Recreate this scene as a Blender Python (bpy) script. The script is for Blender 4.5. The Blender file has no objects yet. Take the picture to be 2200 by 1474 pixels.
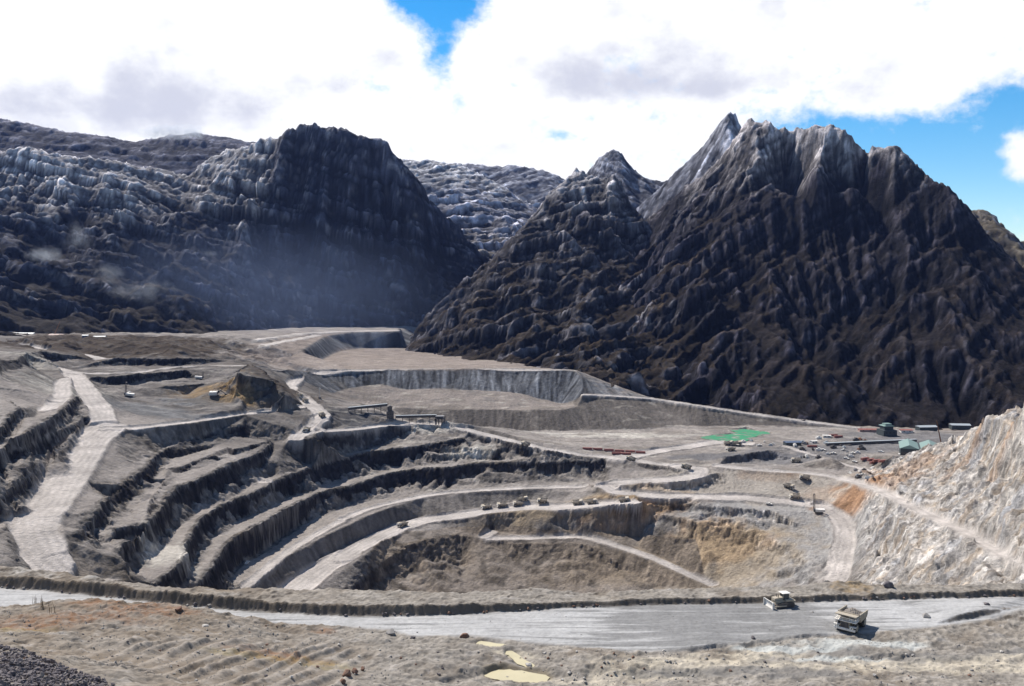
import bpy, bmesh, math, random, time
import numpy as np
from mathutils import Vector, Matrix
from mathutils.geometry import delaunay_2d_cdt
R = math.radians
T0 = time.time()
random.seed(7)
scene = bpy.context.scene
col = scene.collection

# ------------------------------------------------------------------ camera
F = 1905.0                                   # focal length in pixels of the 2200 px wide photograph
TH = math.atan(117.0 / F)                    # pitch: the true horizon is at row 620
cam_d = bpy.data.cameras.new('camera'); cam = bpy.data.objects.new('camera', cam_d); col.objects.link(cam)
cam_d.sensor_width = 36.0; cam_d.lens = 36.0 * F / 2200.0
cam_d.clip_start = 1.0; cam_d.clip_end = 60000
cam.location = (0, 0, 0); cam.rotation_euler = (R(90) - TH, 0, 0)
scene.camera = cam

# ------------------------------------------------------------------ light
SUN_AZ = R(-42)      # measured from the view direction (+Y) towards +X
SUN_EL = R(51)
world = bpy.data.worlds.new('World'); scene.world = world; world.use_nodes = True
nt = world.node_tree; nt.nodes.clear()
def N(nt, t, **k):
    n = nt.nodes.new(t)
    for a, b in k.items(): setattr(n, a, b)
    return n
def mathn(nt, op, a, b=None, c=None, clamp=False):
    n = nt.nodes.new('ShaderNodeMath'); n.operation = op; n.use_clamp = clamp
    for i, v in enumerate((a, b, c)):
        if v is None: continue
        if isinstance(v, (int, float)): n.inputs[i].default_value = v
        else: nt.links.new(v, n.inputs[i])
    return n.outputs[0]
def maprange(nt, v, a, b, c=0.0, d=1.0, smooth=True):
    n = nt.nodes.new('ShaderNodeMapRange'); n.interpolation_type = 'SMOOTHSTEP' if smooth else 'LINEAR'
    nt.links.new(v, n.inputs['Value'])
    for k, x in (('From Min', a), ('From Max', b), ('To Min', c), ('To Max', d)): n.inputs[k].default_value = x
    return n.outputs['Result']
def px_dir(u, v):
    x = (u - 1100) / F; y = -(v - 737) / F
    return Vector((x, math.cos(TH) + y * math.sin(TH), -math.sin(TH) + y * math.cos(TH)))
sky = N(nt, 'ShaderNodeTexSky', sky_type='NISHITA', sun_disc=False)
sky.sun_elevation = SUN_EL; sky.sun_rotation = SUN_AZ; sky.altitude = 800; sky.dust_density = 0.3; sky.ozone_density = 2.0
tc = N(nt, 'ShaderNodeTexCoord')
def noise_world(scale, detail, rough, off, stretch=(1, 1, 1)):
    m = N(nt, 'ShaderNodeMapping'); nt.links.new(tc.outputs['Generated'], m.inputs[0])
    m.inputs['Location'].default_value = off; m.inputs['Scale'].default_value = stretch
    n = N(nt, 'ShaderNodeTexNoise'); nt.links.new(m.outputs[0], n.inputs['Vector'])
    n.inputs['Scale'].default_value = scale; n.inputs['Detail'].default_value = detail; n.inputs['Roughness'].default_value = rough
    return n.outputs['Fac']
sep = N(nt, 'ShaderNodeSeparateXYZ'); nt.links.new(tc.outputs['Generated'], sep.inputs[0])
def blob(u, v, ru, rv, amp):
    """soft lobe of cloud (amp>0) or clear air (amp<0) around a compass bearing and height above the horizon"""
    d = px_dir(u, v); az = d.x / d.y; el = d.z / d.y
    q = mathn(nt, 'DIVIDE', sep.outputs[0], mathn(nt, 'MAXIMUM', sep.outputs[1], 0.05))
    p = mathn(nt, 'DIVIDE', sep.outputs[2], mathn(nt, 'MAXIMUM', sep.outputs[1], 0.05))
    a = mathn(nt, 'MULTIPLY', mathn(nt, 'SUBTRACT', q, az), F / ru)
    b = mathn(nt, 'MULTIPLY', mathn(nt, 'SUBTRACT', p, el), F / rv)
    r2 = mathn(nt, 'ADD', mathn(nt, 'MULTIPLY', a, a), mathn(nt, 'MULTIPLY', b, b))
    return mathn(nt, 'MULTIPLY', mathn(nt, 'POWER', 2.71828, mathn(nt, 'MULTIPLY', r2, -1.0)), amp)
n1 = noise_world(5.5, 9, 0.60, (3.1, 0.4, 1.7), (1, 1, 1.6))
n2 = noise_world(16.0, 8, 0.62, (0.2, 5.0, 2.0), (1, 1, 1.4))
cov = mathn(nt, 'ADD', mathn(nt, 'MULTIPLY', mathn(nt, 'SUBTRACT', n1, 0.5), 0.9), mathn(nt, 'MULTIPLY', mathn(nt, 'SUBTRACT', n2, 0.5), 2.4))
n3 = noise_world(48.0, 6, 0.6, (1.2, 2.0, 8.0), (1, 1, 1.3))
cov = mathn(nt, 'ADD', cov, mathn(nt, 'MULTIPLY', mathn(nt, 'SUBTRACT', n3, 0.5), 1.6))
cov = mathn(nt, 'ADD', cov, 1.08)
for b_ in [(960, 5, 85, 80, -2.0), (895, -15, 60, 50, -1.1), (950, 110, 32, 50, -1.0), (1210, 290, 55, 16, -0.8),
           (2010, 345, 210, 105, -1.9), (1760, 285, 150, 55, -1.2), (2300, 440, 230, 170, -1.8), (2210, 225, 120, 50, -1.2),
           (1975, 190, 75, 45, 1.0), (2205, 340, 75, 70, 2.0), (1840, 230, 110, 26, 0.25), (180, 210, 330, 110, 0.6), (1250, 60, 500, 70, .3), (1700, -160, 500, 120, -0.1)]:
    cov = mathn(nt, 'ADD', cov, blob(*b_))
cloud = maprange(nt, cov, -0.25, 0.95)
# the cloud bank ahead, cut off outside the view to keep ambient light low
fade = mathn(nt, 'MULTIPLY', maprange(nt, sep.outputs[1], 0.15, 0.45), maprange(nt, sep.outputs[2], 0.48, 0.36))
cloud = mathn(nt, 'MULTIPLY', cloud, fade)
# grey undersides
g1 = noise_world(5.0, 8, 0.6, (7.1, 2.4, 0.3), (1, 1, 2.0))
gsum = mathn(nt, 'ADD', mathn(nt, 'MULTIPLY', mathn(nt, 'SUBTRACT', g1, 0.5), 2.2), mathn(nt, 'MULTIPLY', mathn(nt, 'SUBTRACT', n2, 0.5), 1.8))
for b_ in [(120, 210, 260, 60, 0.55), (420, 240, 240, 38, 0.5), (250, 150, 60, 60, 0.35), (1270, 155, 190, 75, 0.6), (1700, 180, 340, 60, 0.45), (820, 130, 70, 40, 0.5),
           (1500, 190, 200, 25, 0.3), (730, 180, 110, 25, 0.4), (1110, 300, 60, 60, 0.4), (850, 60, 300, 80, -0.3), (1150, 250, 500, 40, -0.3)]:
    gsum = mathn(nt, 'ADD', gsum, blob(*b_))
gray = maprange(nt, gsum, 0.05, 1.05)
mixc = N(nt, 'ShaderNodeMix', data_type='RGBA'); nt.links.new(gray, mixc.inputs[0])
mixc.inputs[6].default_value = (1.12, 1.13, 1.15, 1); mixc.inputs[7].default_value = (0.70, 0.72, 0.83, 1)
SKY_STR = 0.06
bg1 = N(nt, 'ShaderNodeBackground'); bg1.inputs[1].default_value = SKY_STR
hs = N(nt, 'ShaderNodeHueSaturation'); hs.inputs['Saturation'].default_value = 1.5; hs.inputs['Value'].default_value = 1.9; hs.inputs['Hue'].default_value = 0.495
nt.links.new(sky.outputs[0], hs.inputs['Color']); nt.links.new(hs.outputs[0], bg1.inputs[0])
bg2 = N(nt, 'ShaderNodeBackground'); nt.links.new(mixc.outputs[2], bg2.inputs[0]); bg2.inputs[1].default_value = 0.76
# unseen grey cloud added overhead and behind to make the ambient light neutral
rest = mathn(nt, 'MULTIPLY', mathn(nt, 'SUBTRACT', 1.0, fade), mathn(nt, 'MULTIPLY', maprange(nt, n1, 0.35, 0.6), 0.75))
rest = mathn(nt, 'MULTIPLY', rest, maprange(nt, mathn(nt, 'ADD', sep.outputs[2], mathn(nt, 'MULTIPLY', sep.outputs[1], -0.6)), 0.05, 0.35))
bg3 = N(nt, 'ShaderNodeBackground'); bg3.inputs[0].default_value = (0.95, 0.95, 1.0, 1); bg3.inputs[1].default_value = 0.16
msr = N(nt, 'ShaderNodeMixShader'); nt.links.new(rest, msr.inputs[0]); nt.links.new(bg1.outputs[0], msr.inputs[1]); nt.links.new(bg3.outputs[0], msr.inputs[2])
bg1 = msr
ms = N(nt, 'ShaderNodeMixShader'); nt.links.new(cloud, ms.inputs[0]); nt.links.new(bg1.outputs[0], ms.inputs[1]); nt.links.new(bg2.outputs[0], ms.inputs[2])
wo = N(nt, 'ShaderNodeOutputWorld'); nt.links.new(ms.outputs[0], wo.inputs[0])
sd = bpy.data.lights.new('sun', 'SUN'); sun = bpy.data.objects.new('sun', sd); col.objects.link(sun)
sd.energy = 5.0; sd.angle = R(0.5); sd.color = (1.0, 0.93, 0.84)
sdir = Vector((math.sin(SUN_AZ) * math.cos(SUN_EL), math.cos(SUN_AZ) * math.cos(SUN_EL), math.sin(SUN_EL)))
sun.rotation_euler = sdir.to_track_quat('Z', 'Y').to_euler()
vs = scene.view_settings; vs.view_transform = 'Standard'; vs.look = 'None'; vs.exposure = 0.4; vs.gamma = 1.0; vs.use_curve_mapping = False
scene.cycles.max_bounces = 6; scene.cycles.diffuse_bounces = 2; scene.cycles.volume_bounces = 0
scene.cycles.volume_step_rate = 4.0

# ------------------------------------------------------------------ surveying: a bearing seen in the photograph + a height or distance = a point
def P(u, v, h):
    d = px_dir(u, v); t = h / -d.z
    return (d.x * t, d.y * t, -h)
def PD(u, v, dist):
    d = px_dir(u, v); t = dist / d.y
    return (d.x * t, dist, d.z * t)
FR = {'S': (0, 0, 1), 'A': (0, 680, 2.457), 'B': (560, 680, 2.457), 'C': (1000, 780, 2.948), 'D': (1500, 780, 2.834), 'E': (0, 1200, 2.973),
      'Fg': (700, 1200, 2.75), 'G': (1400, 1200, 2.75), 'K': (0, 700, 5.5), 'M': (0, 950, 4.577), 'N': (560, 780, 4.4), 'O': (1250, 900, 4.889)}
def parse(fr, s):
    pts = []
    for w in s.split():
        q = [float(x) for x in w.split(',')]
        if fr != 'W': ox, oy, sc = FR[fr]; q[0] = ox + q[0] / sc; q[1] = oy + q[1] / sc
        pts.append(q)
    known = [i for i, q in enumerate(pts) if len(q) > 2]
    acc = [0.0]
    for a, b in zip(pts, pts[1:]): acc.append(acc[-1] + math.hypot(a[0] - b[0], a[1] - b[1]))
    hs_ = np.interp(acc, [acc[i] for i in known], [pts[i][2] for i in known])
    return [(q[0], q[1], float(h)) for q, h in zip(pts, hs_)]
def line(fr, s):
    return [(x, y, -h) if fr == 'W' else P(x, y, h) for x, y, h in parse(fr, s)]
def dline(s):
    return [PD(x, y, d) for x, y, d in parse('S', s)]

# ------------------------------------------------------------------ noise
def _hash(ix, iy, seed):
    n = (ix * 374761393 + iy * 668265263 + seed * 1442695041) & 0xFFFFFFFF
    n = ((n ^ (n >> 13)) * 1274126177) & 0xFFFFFFFF
    n = (n ^ (n >> 16)) & 0xFFFFFFFF
    return n
def perlin(x, y, seed=0):
    x0 = np.floor(x); y0 = np.floor(y); fx = (x - x0); fy = (y - y0)
    ix = x0.astype(np.int64); iy = y0.astype(np.int64)
    u = fx * fx * fx * (fx * (fx * 6 - 15) + 10); v = fy * fy * fy * (fy * (fy * 6 - 15) + 10)
    def g(dx, dy):
        a = _hash(ix + dx, iy + dy, seed).astype(np.float32) * (2 * math.pi / 4294967296.0)
        return np.cos(a) * (fx - dx) + np.sin(a) * (fy - dy)
    a = g(0, 0); b = g(1, 0); c = g(0, 1); d = g(1, 1)
    return ((a + (b - a) * u) + ((c + (d - c) * u) - (a + (b - a) * u)) * v) * 1.5
def fbm(x, y, oct=4, seed=0, gain=0.5, lac=2.03):
    r = 0; a = 1; s = 0
    for i in range(oct):
        r = r + a * perlin(x, y, seed + i * 17); s += a; a *= gain; x = x * lac + 13.7; y = y * lac + 7.3
    return r / s
def ridged(x, y, oct=4, seed=0, gain=0.55, lac=2.07):
    r = 0; a = 1; s = 0; w = 1.0
    for i in range(oct):
        n = 1 - np.abs(perlin(x, y, seed + i * 31)); n = n * n * w; w = np.clip(n * 1.6, 0, 1)
        r = r + a * n; s += a; a *= gain; x = x * lac + 3.1; y = y * lac + 9.7
    return r / s
def sstep(a, b, x):
    t = np.clip((x - a) / (b - a), 0, 1); return t * t * (3 - 2 * t)
def blur(a, r, it=2):
    for _ in range(it):
        for ax in (0, 1):
            p = np.pad(a, [(r + 1, r) if i == ax else (0, 0) for i in range(2)], mode='edge')
            c = np.cumsum(p, axis=ax)
            a = (c[2 * r + 1:, :] - c[:-(2 * r + 1), :]) / (2 * r + 1) if ax == 0 else (c[:, 2 * r + 1:] - c[:, :-(2 * r + 1)]) / (2 * r + 1)
    return a

def facets(p, scale, seed, thin=None, k=1.0):
    """broken-rock blocks: every block of space gets its own tilted face; returns depth offset and a random tone per block"""
    p = p.astype(np.float64)
    if thin is not None:
        b = np.array(thin, float); b /= np.linalg.norm(b); p = p + (p @ b)[:, None] * b[None, :] * k
    q = p / scale; base = np.floor(q - 0.5).astype(np.int64)
    best = np.full(len(q), 1e9); off = np.zeros(len(q)); tone = np.zeros(len(q))
    for dx in (0, 1):
        for dy in (0, 1):
            for dz_ in (0, 1):
                c = base + np.array([dx, dy, dz_])
                h = [_hash(c[:, 0] * 3 + c[:, 2] * 71, c[:, 1] * 5 + c[:, 2] * 29, seed + m).astype(np.float64) / 4294967296.0 for m in range(3)]
                ctr = c + 0.5 + 0.55 * (np.stack(h, 1) - 0.5); d = q - ctr; d2 = (d ** 2).sum(1)
                m = d2 < best; best = np.where(m, d2, best)
                t = ((h[1] + h[2]) * 7.31) % 1.0; u = ((h[0] + h[1]) * 5.77) % 1.0; w = ((h[0] + h[2]) * 9.13) % 1.0
                o = d[:, 0] * (t - .5) * 2 + d[:, 1] * (u - .5) * 1.6 + d[:, 2] * (w - .5) * 2 + (h[2] - .5) * .9
                off = np.where(m, o, off); tone = np.where(m, h[0], tone)
    return off * scale, tone

# ------------------------------------------------------------------ triangulated survey -> height grid
class Survey:
    def __init__(s): s.v = []; s.e = []
    def add(s, pts, k=1.0):
        b = len(s.v)
        dense = []
        for a, c in zip(pts, pts[1:]):
            n = max(1, int(math.hypot(a[0] - c[0], a[1] - c[1]) / 60))
            for i in range(n): dense.append(tuple(a[j] + (c[j] - a[j]) * i / n for j in range(3)))
        dense.append(tuple(pts[-1]))
        for p in dense: s.v.append((p[0], p[1], p[2], k))
        for i in range(len(dense) - 1): s.e.append((b + i, b + i + 1))
    def pt(s, p, k=1.0): s.v.append((p[0], p[1], p[2], k))
    def build(s):
        vv = [Vector((p[0], p[1])) for p in s.v]
        r = delaunay_2d_cdt(vv, s.e, [], 0, 0.01)
        ov, oe, of, orig_v, orig_e = r[0], r[1], r[2], r[3], r[4]
        src = np.array(s.v); seg = np.array(s.e)
        Z = np.zeros(len(ov)); K = np.zeros(len(ov)); bad = 0
        A = src[seg[:, 0]]; B = src[seg[:, 1]]
        for i, p in enumerate(ov):
            if orig_v[i]:
                Z[i] = src[orig_v[i][0], 2]; K[i] = src[orig_v[i][0], 3]
            else:
                bad += 1
                d = B[:, :2] - A[:, :2]; t = np.clip(((p.x - A[:, 0]) * d[:, 0] + (p.y - A[:, 1]) * d[:, 1]) / np.maximum((d ** 2).sum(1), 1e-9), 0, 1)
                q = A[:, :2] + d * t[:, None]; m = ((q[:, 0] - p.x) ** 2 + (q[:, 1] - p.y) ** 2); j = int(np.argmin(m))
                Z[i] = A[j, 2] + (B[j, 2] - A[j, 2]) * t[j]; K[i] = A[j, 3]
        s.X = np.array([(p.x, p.y) for p in ov]); s.Z = Z; s.K = K; s.T = [tuple(f) for f in of]
        print('survey', len(s.v), 'verts', len(s.T), 'tris', bad, 'crossings')
    def raster(s, x0, y0, step, nx, ny):
        z = np.full((ny, nx), np.nan, np.float32); k = np.zeros((ny, nx), np.float32); top = np.zeros((ny, nx), np.float32); dz = np.zeros((ny, nx), np.float32); sl = np.zeros((ny, nx), np.float32)
        for t in s.T:
            p = s.X[list(t)]; h = s.Z[list(t)]; kk = s.K[list(t)]
            c0 = max(0, int(math.floor((p[:, 0].min() - x0) / step))); c1 = min(nx - 1, int(math.ceil((p[:, 0].max() - x0) / step)))
            r0 = max(0, int(math.floor((p[:, 1].min() - y0) / step))); r1 = min(ny - 1, int(math.ceil((p[:, 1].max() - y0) / step)))
            if c1 < c0 or r1 < r0: continue
            gx = x0 + np.arange(c0, c1 + 1) * step; gy = (y0 + np.arange(r0, r1 + 1) * step)[:, None]
            D = (p[1, 1] - p[2, 1]) * (p[0, 0] - p[2, 0]) + (p[2, 0] - p[1, 0]) * (p[0, 1] - p[2, 1])
            if abs(D) < 1e-9: continue
            a = ((p[1, 1] - p[2, 1]) * (gx - p[2, 0]) + (p[2, 0] - p[1, 0]) * (gy - p[2, 1])) / D
            b = ((p[2, 1] - p[0, 1]) * (gx - p[2, 0]) + (p[0, 0] - p[2, 0]) * (gy - p[2, 1])) / D
            c = 1 - a - b; m = (a >= -1e-6) & (b >= -1e-6) & (c >= -1e-6)
            if not m.any(): continue
            zz = a * h[0] + b * h[1] + c * h[2]
            gxs = ((p[1, 1] - p[2, 1]) * h[0] + (p[2, 1] - p[0, 1]) * h[1] + (p[0, 1] - p[1, 1]) * h[2]) / D
            gys = ((p[2, 0] - p[1, 0]) * h[0] + (p[0, 0] - p[2, 0]) * h[1] + (p[1, 0] - p[0, 0]) * h[2]) / D
            S = (slice(r0, r1 + 1), slice(c0, c1 + 1))
            z[S][m] = zz[m]; k[S][m] = (a * kk[0] + b * kk[1] + c * kk[2])[m]; top[S][m] = h.max(); dz[S][m] = h.max() - h.min(); sl[S][m] = math.hypot(gxs, gys)
        if np.isnan(z).any(): z = np.where(np.isnan(z), np.nanmin(z), z)
        return z, k, top, dz, sl

def bil(a, fx, fy):
    ny, nx = a.shape
    fx = np.clip(fx, 0, nx - 1.001); fy = np.clip(fy, 0, ny - 1.001)
    i = fx.astype(np.int32); j = fy.astype(np.int32); u = fx - i; v = fy - j
    return (a[j, i] * (1 - u) + a[j, i + 1] * u) * (1 - v) + (a[j + 1, i] * (1 - u) + a[j + 1, i + 1] * u) * v
def streaks(z, step, n=14, sm=3, seed=5, scale=3.0, st=1.0):
    """noise smeared along the fall line: gullies, scree runs and rock ribs"""
    zb = blur(z.astype(np.float32), sm, 2); gy, gx = np.gradient(zb, step)
    L = np.hypot(gx, gy) + 1e-5; dx = gx / L; dy = gy / L
    ny, nx = z.shape; Y, X = np.mgrid[0:ny, 0:nx].astype(np.float32)
    rs = np.random.RandomState(seed); nz = rs.rand(ny, nx).astype(np.float32)
    nb = blur(nz, max(1, int(scale / step / 2)), 1); nb = (nb - nb.mean()) / nb.std()
    acc = np.zeros_like(nb)
    for sg in (1, -1):
        fx, fy = X.copy(), Y.copy()
        for i in range(n):
            ii = np.clip(fx, 0, nx - 1).astype(np.int32); jj = np.clip(fy, 0, ny - 1).astype(np.int32)
            acc += nb[jj, ii]; fx += sg * dx[jj, ii] * st; fy += sg * dy[jj, ii] * st
    return acc / acc.std(), L

def seg_dist(X, Y, pts, maxd, z=None):
    """distance of every grid node to a polyline (only near it), and the line's height there"""
    D = np.full(X.shape, 1e6, np.float32); H = np.zeros(X.shape, np.float32)
    xs = X[0]; ys = Y[:, 0]
    for a, b in zip(pts, pts[1:]):
        c0, c1 = np.searchsorted(xs, [min(a[0], b[0]) - maxd, max(a[0], b[0]) + maxd]); r0, r1 = np.searchsorted(ys, [min(a[1], b[1]) - maxd, max(a[1], b[1]) + maxd])
        if c1 <= c0 or r1 <= r0: continue
        S = (slice(r0, r1), slice(c0, c1)); x = X[S]; y = Y[S]; dx = b[0] - a[0]; dy = b[1] - a[1]
        t = np.clip(((x - a[0]) * dx + (y - a[1]) * dy) / max(dx * dx + dy * dy, 1e-9), 0, 1)
        d = np.hypot(x - a[0] - t * dx, y - a[1] - t * dy); m = d < D[S]
        D[S] = np.where(m, d, D[S]); H[S] = np.where(m, a[2] + t * (b[2] - a[2]), H[S])
    return D, H

# ------------------------------------------------------------------ mesh from grid
def lin(c): return tuple(c)
def grid_mesh(name, xs, ys, Z, C, mat, cut=None, D=None, kind='structure', label=None, rough=None):
    """cut: list of (name, mask over faces, kind) pulled out as their own objects with the same normals"""
    ny, nx = Z.shape
    X, Y = np.meshgrid(xs, ys)
    gx = np.gradient(Z, axis=1) / np.gradient(X, axis=1); gy = np.gradient(Z, axis=0) / np.gradient(Y, axis=0)
    Nn = np.stack([-gx, -gy, np.ones_like(Z)], -1); Nn /= np.linalg.norm(Nn, axis=-1, keepdims=True)
    W = np.stack([X, Y, Z], -1)
    if D is not None:                     # rock faces pushed in and out along the slope's own normal
        W = W + D
        du = np.gradient(W, axis=1); dv = np.gradient(W, axis=0); Nn = np.cross(du, dv); Nn /= np.linalg.norm(Nn, axis=-1, keepdims=True) + 1e-9
    V = W.reshape(-1, 3).astype(np.float32); Nn = Nn.reshape(-1, 3)
    C = np.asarray(C, np.float32).reshape(-1, 3)
    j, i = np.mgrid[0:ny - 1, 0:nx - 1]; a = (j * nx + i)
    Q = np.stack([a, a + 1, a + nx + 1, a + nx], -1).reshape(-1, 4)
    own = np.zeros(len(Q), np.int32)
    own[(np.abs(X[:-1, :-1]) > 0.66 * Y[:-1, :-1] + 90).reshape(-1)] = -1        # never seen, even from a step aside
    parts = [(name, kind)]
    if cut:
        for q, (nm, mask, kd) in enumerate(cut):
            own[mask.reshape(-1)] = q + 1; parts.append((nm, kd))
    out = []
    for q, (nm, kd) in enumerate(parts):
        f = Q[own == q]
        if not len(f): out.append(None); continue
        used = np.zeros(len(V), bool); used[f.reshape(-1)] = True
        idx = np.cumsum(used) - 1; f2 = idx[f].astype(np.int32); vv = V[used]
        me = bpy.data.meshes.new(nm); me.vertices.add(len(vv)); me.vertices.foreach_set('co', vv.reshape(-1))
        me.loops.add(len(f2) * 4); me.loops.foreach_set('vertex_index', f2.reshape(-1))
        me.polygons.add(len(f2)); me.polygons.foreach_set('loop_start', np.arange(0, len(f2) * 4, 4, dtype=np.int32)); me.polygons.foreach_set('loop_total', np.full(len(f2), 4, np.int32))
        me.update(); me.validate()
        me.polygons.foreach_set('use_smooth', np.ones(len(me.polygons), bool))
        me.normals_split_custom_set_from_vertices(Nn[used])
        ca = me.color_attributes.new('tint', 'FLOAT_COLOR', 'POINT')
        cc = np.ones((len(vv), 4), np.float32); cc[:, :3] = C[used]; ca.data.foreach_set('color', cc.reshape(-1))
        me.materials.append(mat)
        o = bpy.data.objects.new(nm, me); col.objects.link(o)
        if kd: o['kind'] = kd
        out.append(o)
    return out

def rock_material(name, s1=0.4, s2=0.05, bump=0.6, dist=2.0, var=0.35, rough=0.95, spec=0.15, ridge=False):
    m = bpy.data.materials.new(name); m.use_nodes = True; t = m.node_tree; b = t.nodes['Principled BSDF']
    at = N(t, 'ShaderNodeVertexColor', layer_name='tint')
    co = N(t, 'ShaderNodeTexCoord')
    def no(sc, det, ro=0.6):
        n = N(t, 'ShaderNodeTexNoise'); t.links.new(co.outputs['Object'], n.inputs['Vector']); n.inputs['Scale'].default_value = sc; n.inputs['Detail'].default_value = det; n.inputs['Roughness'].default_value = ro
        return n.outputs['Fac']
    a = no(s1, 8 if ridge else 6, 0.75 if ridge else 0.7); c = no(s2, 4)
    if ridge:      # bare facets between the weathered rock
        sp = no(s1 * 2.2, 6, .7); a = mathn(t, 'ADD', a, mathn(t, 'MULTIPLY', maprange(t, sp, .56, .70), .28))
    f = mathn(t, 'ADD', mathn(t, 'MULTIPLY', mathn(t, 'SUBTRACT', a, 0.5), var * 2.6), mathn(t, 'MULTIPLY', mathn(t, 'SUBTRACT', c, 0.5), var * 1.8))
    f = mathn(t, 'MAXIMUM', mathn(t, 'ADD', f, 1.0), 0.25)
    vm = N(t, 'ShaderNodeVectorMath', operation='SCALE'); t.links.new(at.outputs['Color'], vm.inputs[0]); t.links.new(f, vm.inputs['Scale'])
    t.links.new(vm.outputs[0], b.inputs['Base Color'])
    b.inputs['Roughness'].default_value = rough; b.inputs['Specular IOR Level'].default_value = spec
    bp = N(t, 'ShaderNodeBump'); bp.inputs['Strength'].default_value = bump; bp.inputs['Distance'].default_value = dist
    t.links.new(a, bp.inputs['Height']); t.links.new(bp.outputs[0], b.inputs['Normal'])
    return m
M_pit = rock_material('mined_rock', 0.35, 0.03, 1.0, 2.6, 0.42)
M_fore = rock_material('crushed_rock_ground', 1.6, 0.12, 0.6, 0.35, 0.22)
M_mtn = rock_material('limestone', 0.13, 0.02, 1.0, 9.0, 0.7, ridge=True)

# ================================================================== THE PIT
PT = Survey()
L = lambda fr, s, k=1.0: PT.add(line(fr, s), k)
# distant dumps
L('S', '400,745,90 500,727,90 600,713,91 650,708,90 860,705,90', 0)
L('S', '420,748,95 520,762,108 600,771,115 660,752,107 700,722,97 760,714,93 860,713,93', 0)     # crest of far dump
L('S', '520,770,115 610,782,126 680,776,128 720,757,126 770,748,125 870,747,127', 0)                # its toe
L('S', '400,790,112 520,787,113 580,793,120 640,803,134 700,799,130.5 760,796,129.5 860,795,129.2 1000,794,129 1100,793,128.5 1200,796,129 1240,800,131', 0)
L('S', '625,829,140 660,843,149 690,848,156 719,846,158 749,834,153 787,828,150.5 821,825,148.5 867,836,155.5 946,834,154.3 1060,841,158.5 1113,844,160.5 1170,858,169 1203,868,175 1237,860,168 1253,848,158', 0)
L('S', '960,780,133 1100,784,132 1240,797,130', 0)
L('S', '800,873,172 837,875,174 967,880,175 1211,880,175 1240,872,172', 0)
L('S', '900,927,200 1028,925,200 1150,927,200 1250,925,200 1400,922,200 1500,916,198 1600,915,197 1740,918,199 1840,922,199.5', 0)
L('S', '1253,847,159 1300,848,160 1400,855,166 1500,870,172 1600,886,182 1740,905,192 1840,919,199', 0)
# town flat
L('S', '1840,921,199 1905,930,200 1980,935,200 2060,930,200 2200,925,200', 0)
L('S', '1250,958,200 1300,960,200 1400,962,200 1500,975,202', 0)
L('S', '1564,981,201 1600,976,200.5 1652,967,200 1705,963,200 1718,966,200.5')
L('S', '1567,995,208 1652,992,210.5 1700,986,208.5 1716,975,204')
L('S', '1683,958,200 1747,976,204 1818,996,208 1870,1010,210', 0)
L('S', '1683,963,201 1747,981,205 1818,1002,209 1866,1016,211', 0)
L('S', '1600,1002,210 1700,1003,211 1800,1012,212', 0)
L('W', '380,1044,200 430,1060,200 520,1060,200 620,1000,190', 0)
# terrace edge behind the crusher and the upper road
L('S', '640,838,143 690,850,150 760,866,158 830,885,164 900,896,169 960,905,172 1030,915,178 1100,935,186 1180,950,193 1250,962,199', .3)
L('S', '690,905,160 719,884,158 760,880,159 787,880,160 806,893,164', .5)
L('S', '680,926,169.5 740,912,170 800,905,170 830,900,168', .5)
L('S', '682,925,170 764,920,172 825,912,174 886,908.5,176 947,909,178 1008,922,182 1089,942,190 1170,961.5,196 1252,975,203 1300,980,205 1356,987,205.5 1420,996,206 1475,999,206', 0)
L('S', '640,936,172 682,932,171 764,926,173.5 825,917.5,175 886,913.5,176.5 947,914.5,178.5 1008,928.5,183 1089,949,190 1170,968,196 1252,982,203 1300,986,205 1356,993,205.5 1458,1008,206.5', .8)
# loop road and its island
L('S', '1475,999,206 1508,1003,208 1522,1012,209 1522,1022,210.5 1508,1031,213.5 1480,1036,215 1441,1038,216 1380,1040,217.5 1339,1043,220 1331,1048,222', .8)
L('S', '1458,1008,206.5 1477,1013,208.5 1475,1019,210.5 1407,1027,214 1322,1030,218 1282,1042,222 1283,1051,224 1320,1062,226 1365,1076,227.5', .8)
L('S', '1331,1050,222.8 1339,1054,223.3 1407,1058,224 1470,1056,223.5 1510,1052,222 1555,1037,218', .8)
L('S', '1522,1012,209 1532,1010,208 1540,1016,209.5 1555,1037,218', .8)
# right floor
L('S', '1360,1064,224.6 1500,1060,224.5 1600,1060,224.5 1700,1068,225.5 1760,1076,227', 0)
L('S', '1365,1076,227.5 1440,1074,227.5 1500,1076,228 1600,1080,229.5 1700,1088,231 1747,1092,231', .8)
L('S', '1542,1000,206.5 1606,1005.5,208 1676,1011,211 1740,1015,212 1800,1023,213 1850,1035,208 1888,1046,203 1940,1070,195 1994,1097,186 2082,1137,170 2140,1167,158 2200,1205,143', .2)
L('S', '1542,1004,207 1606,1010,208.5 1676,1016,211 1740,1021,212 1800,1031,213 1850,1045,208 1888,1060,203 1940,1088,195 1994,1116,186 2082,1159,170 2140,1193,158 2200,1236,143', .2)
L('S', '1560,1020,212 1650,1028,215 1700,1040,219 1740,1050,223', 0)
L('S', '1750,1040,217 1780,1060,222 1800,1085,228 1830,1105,232', .2)
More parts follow.
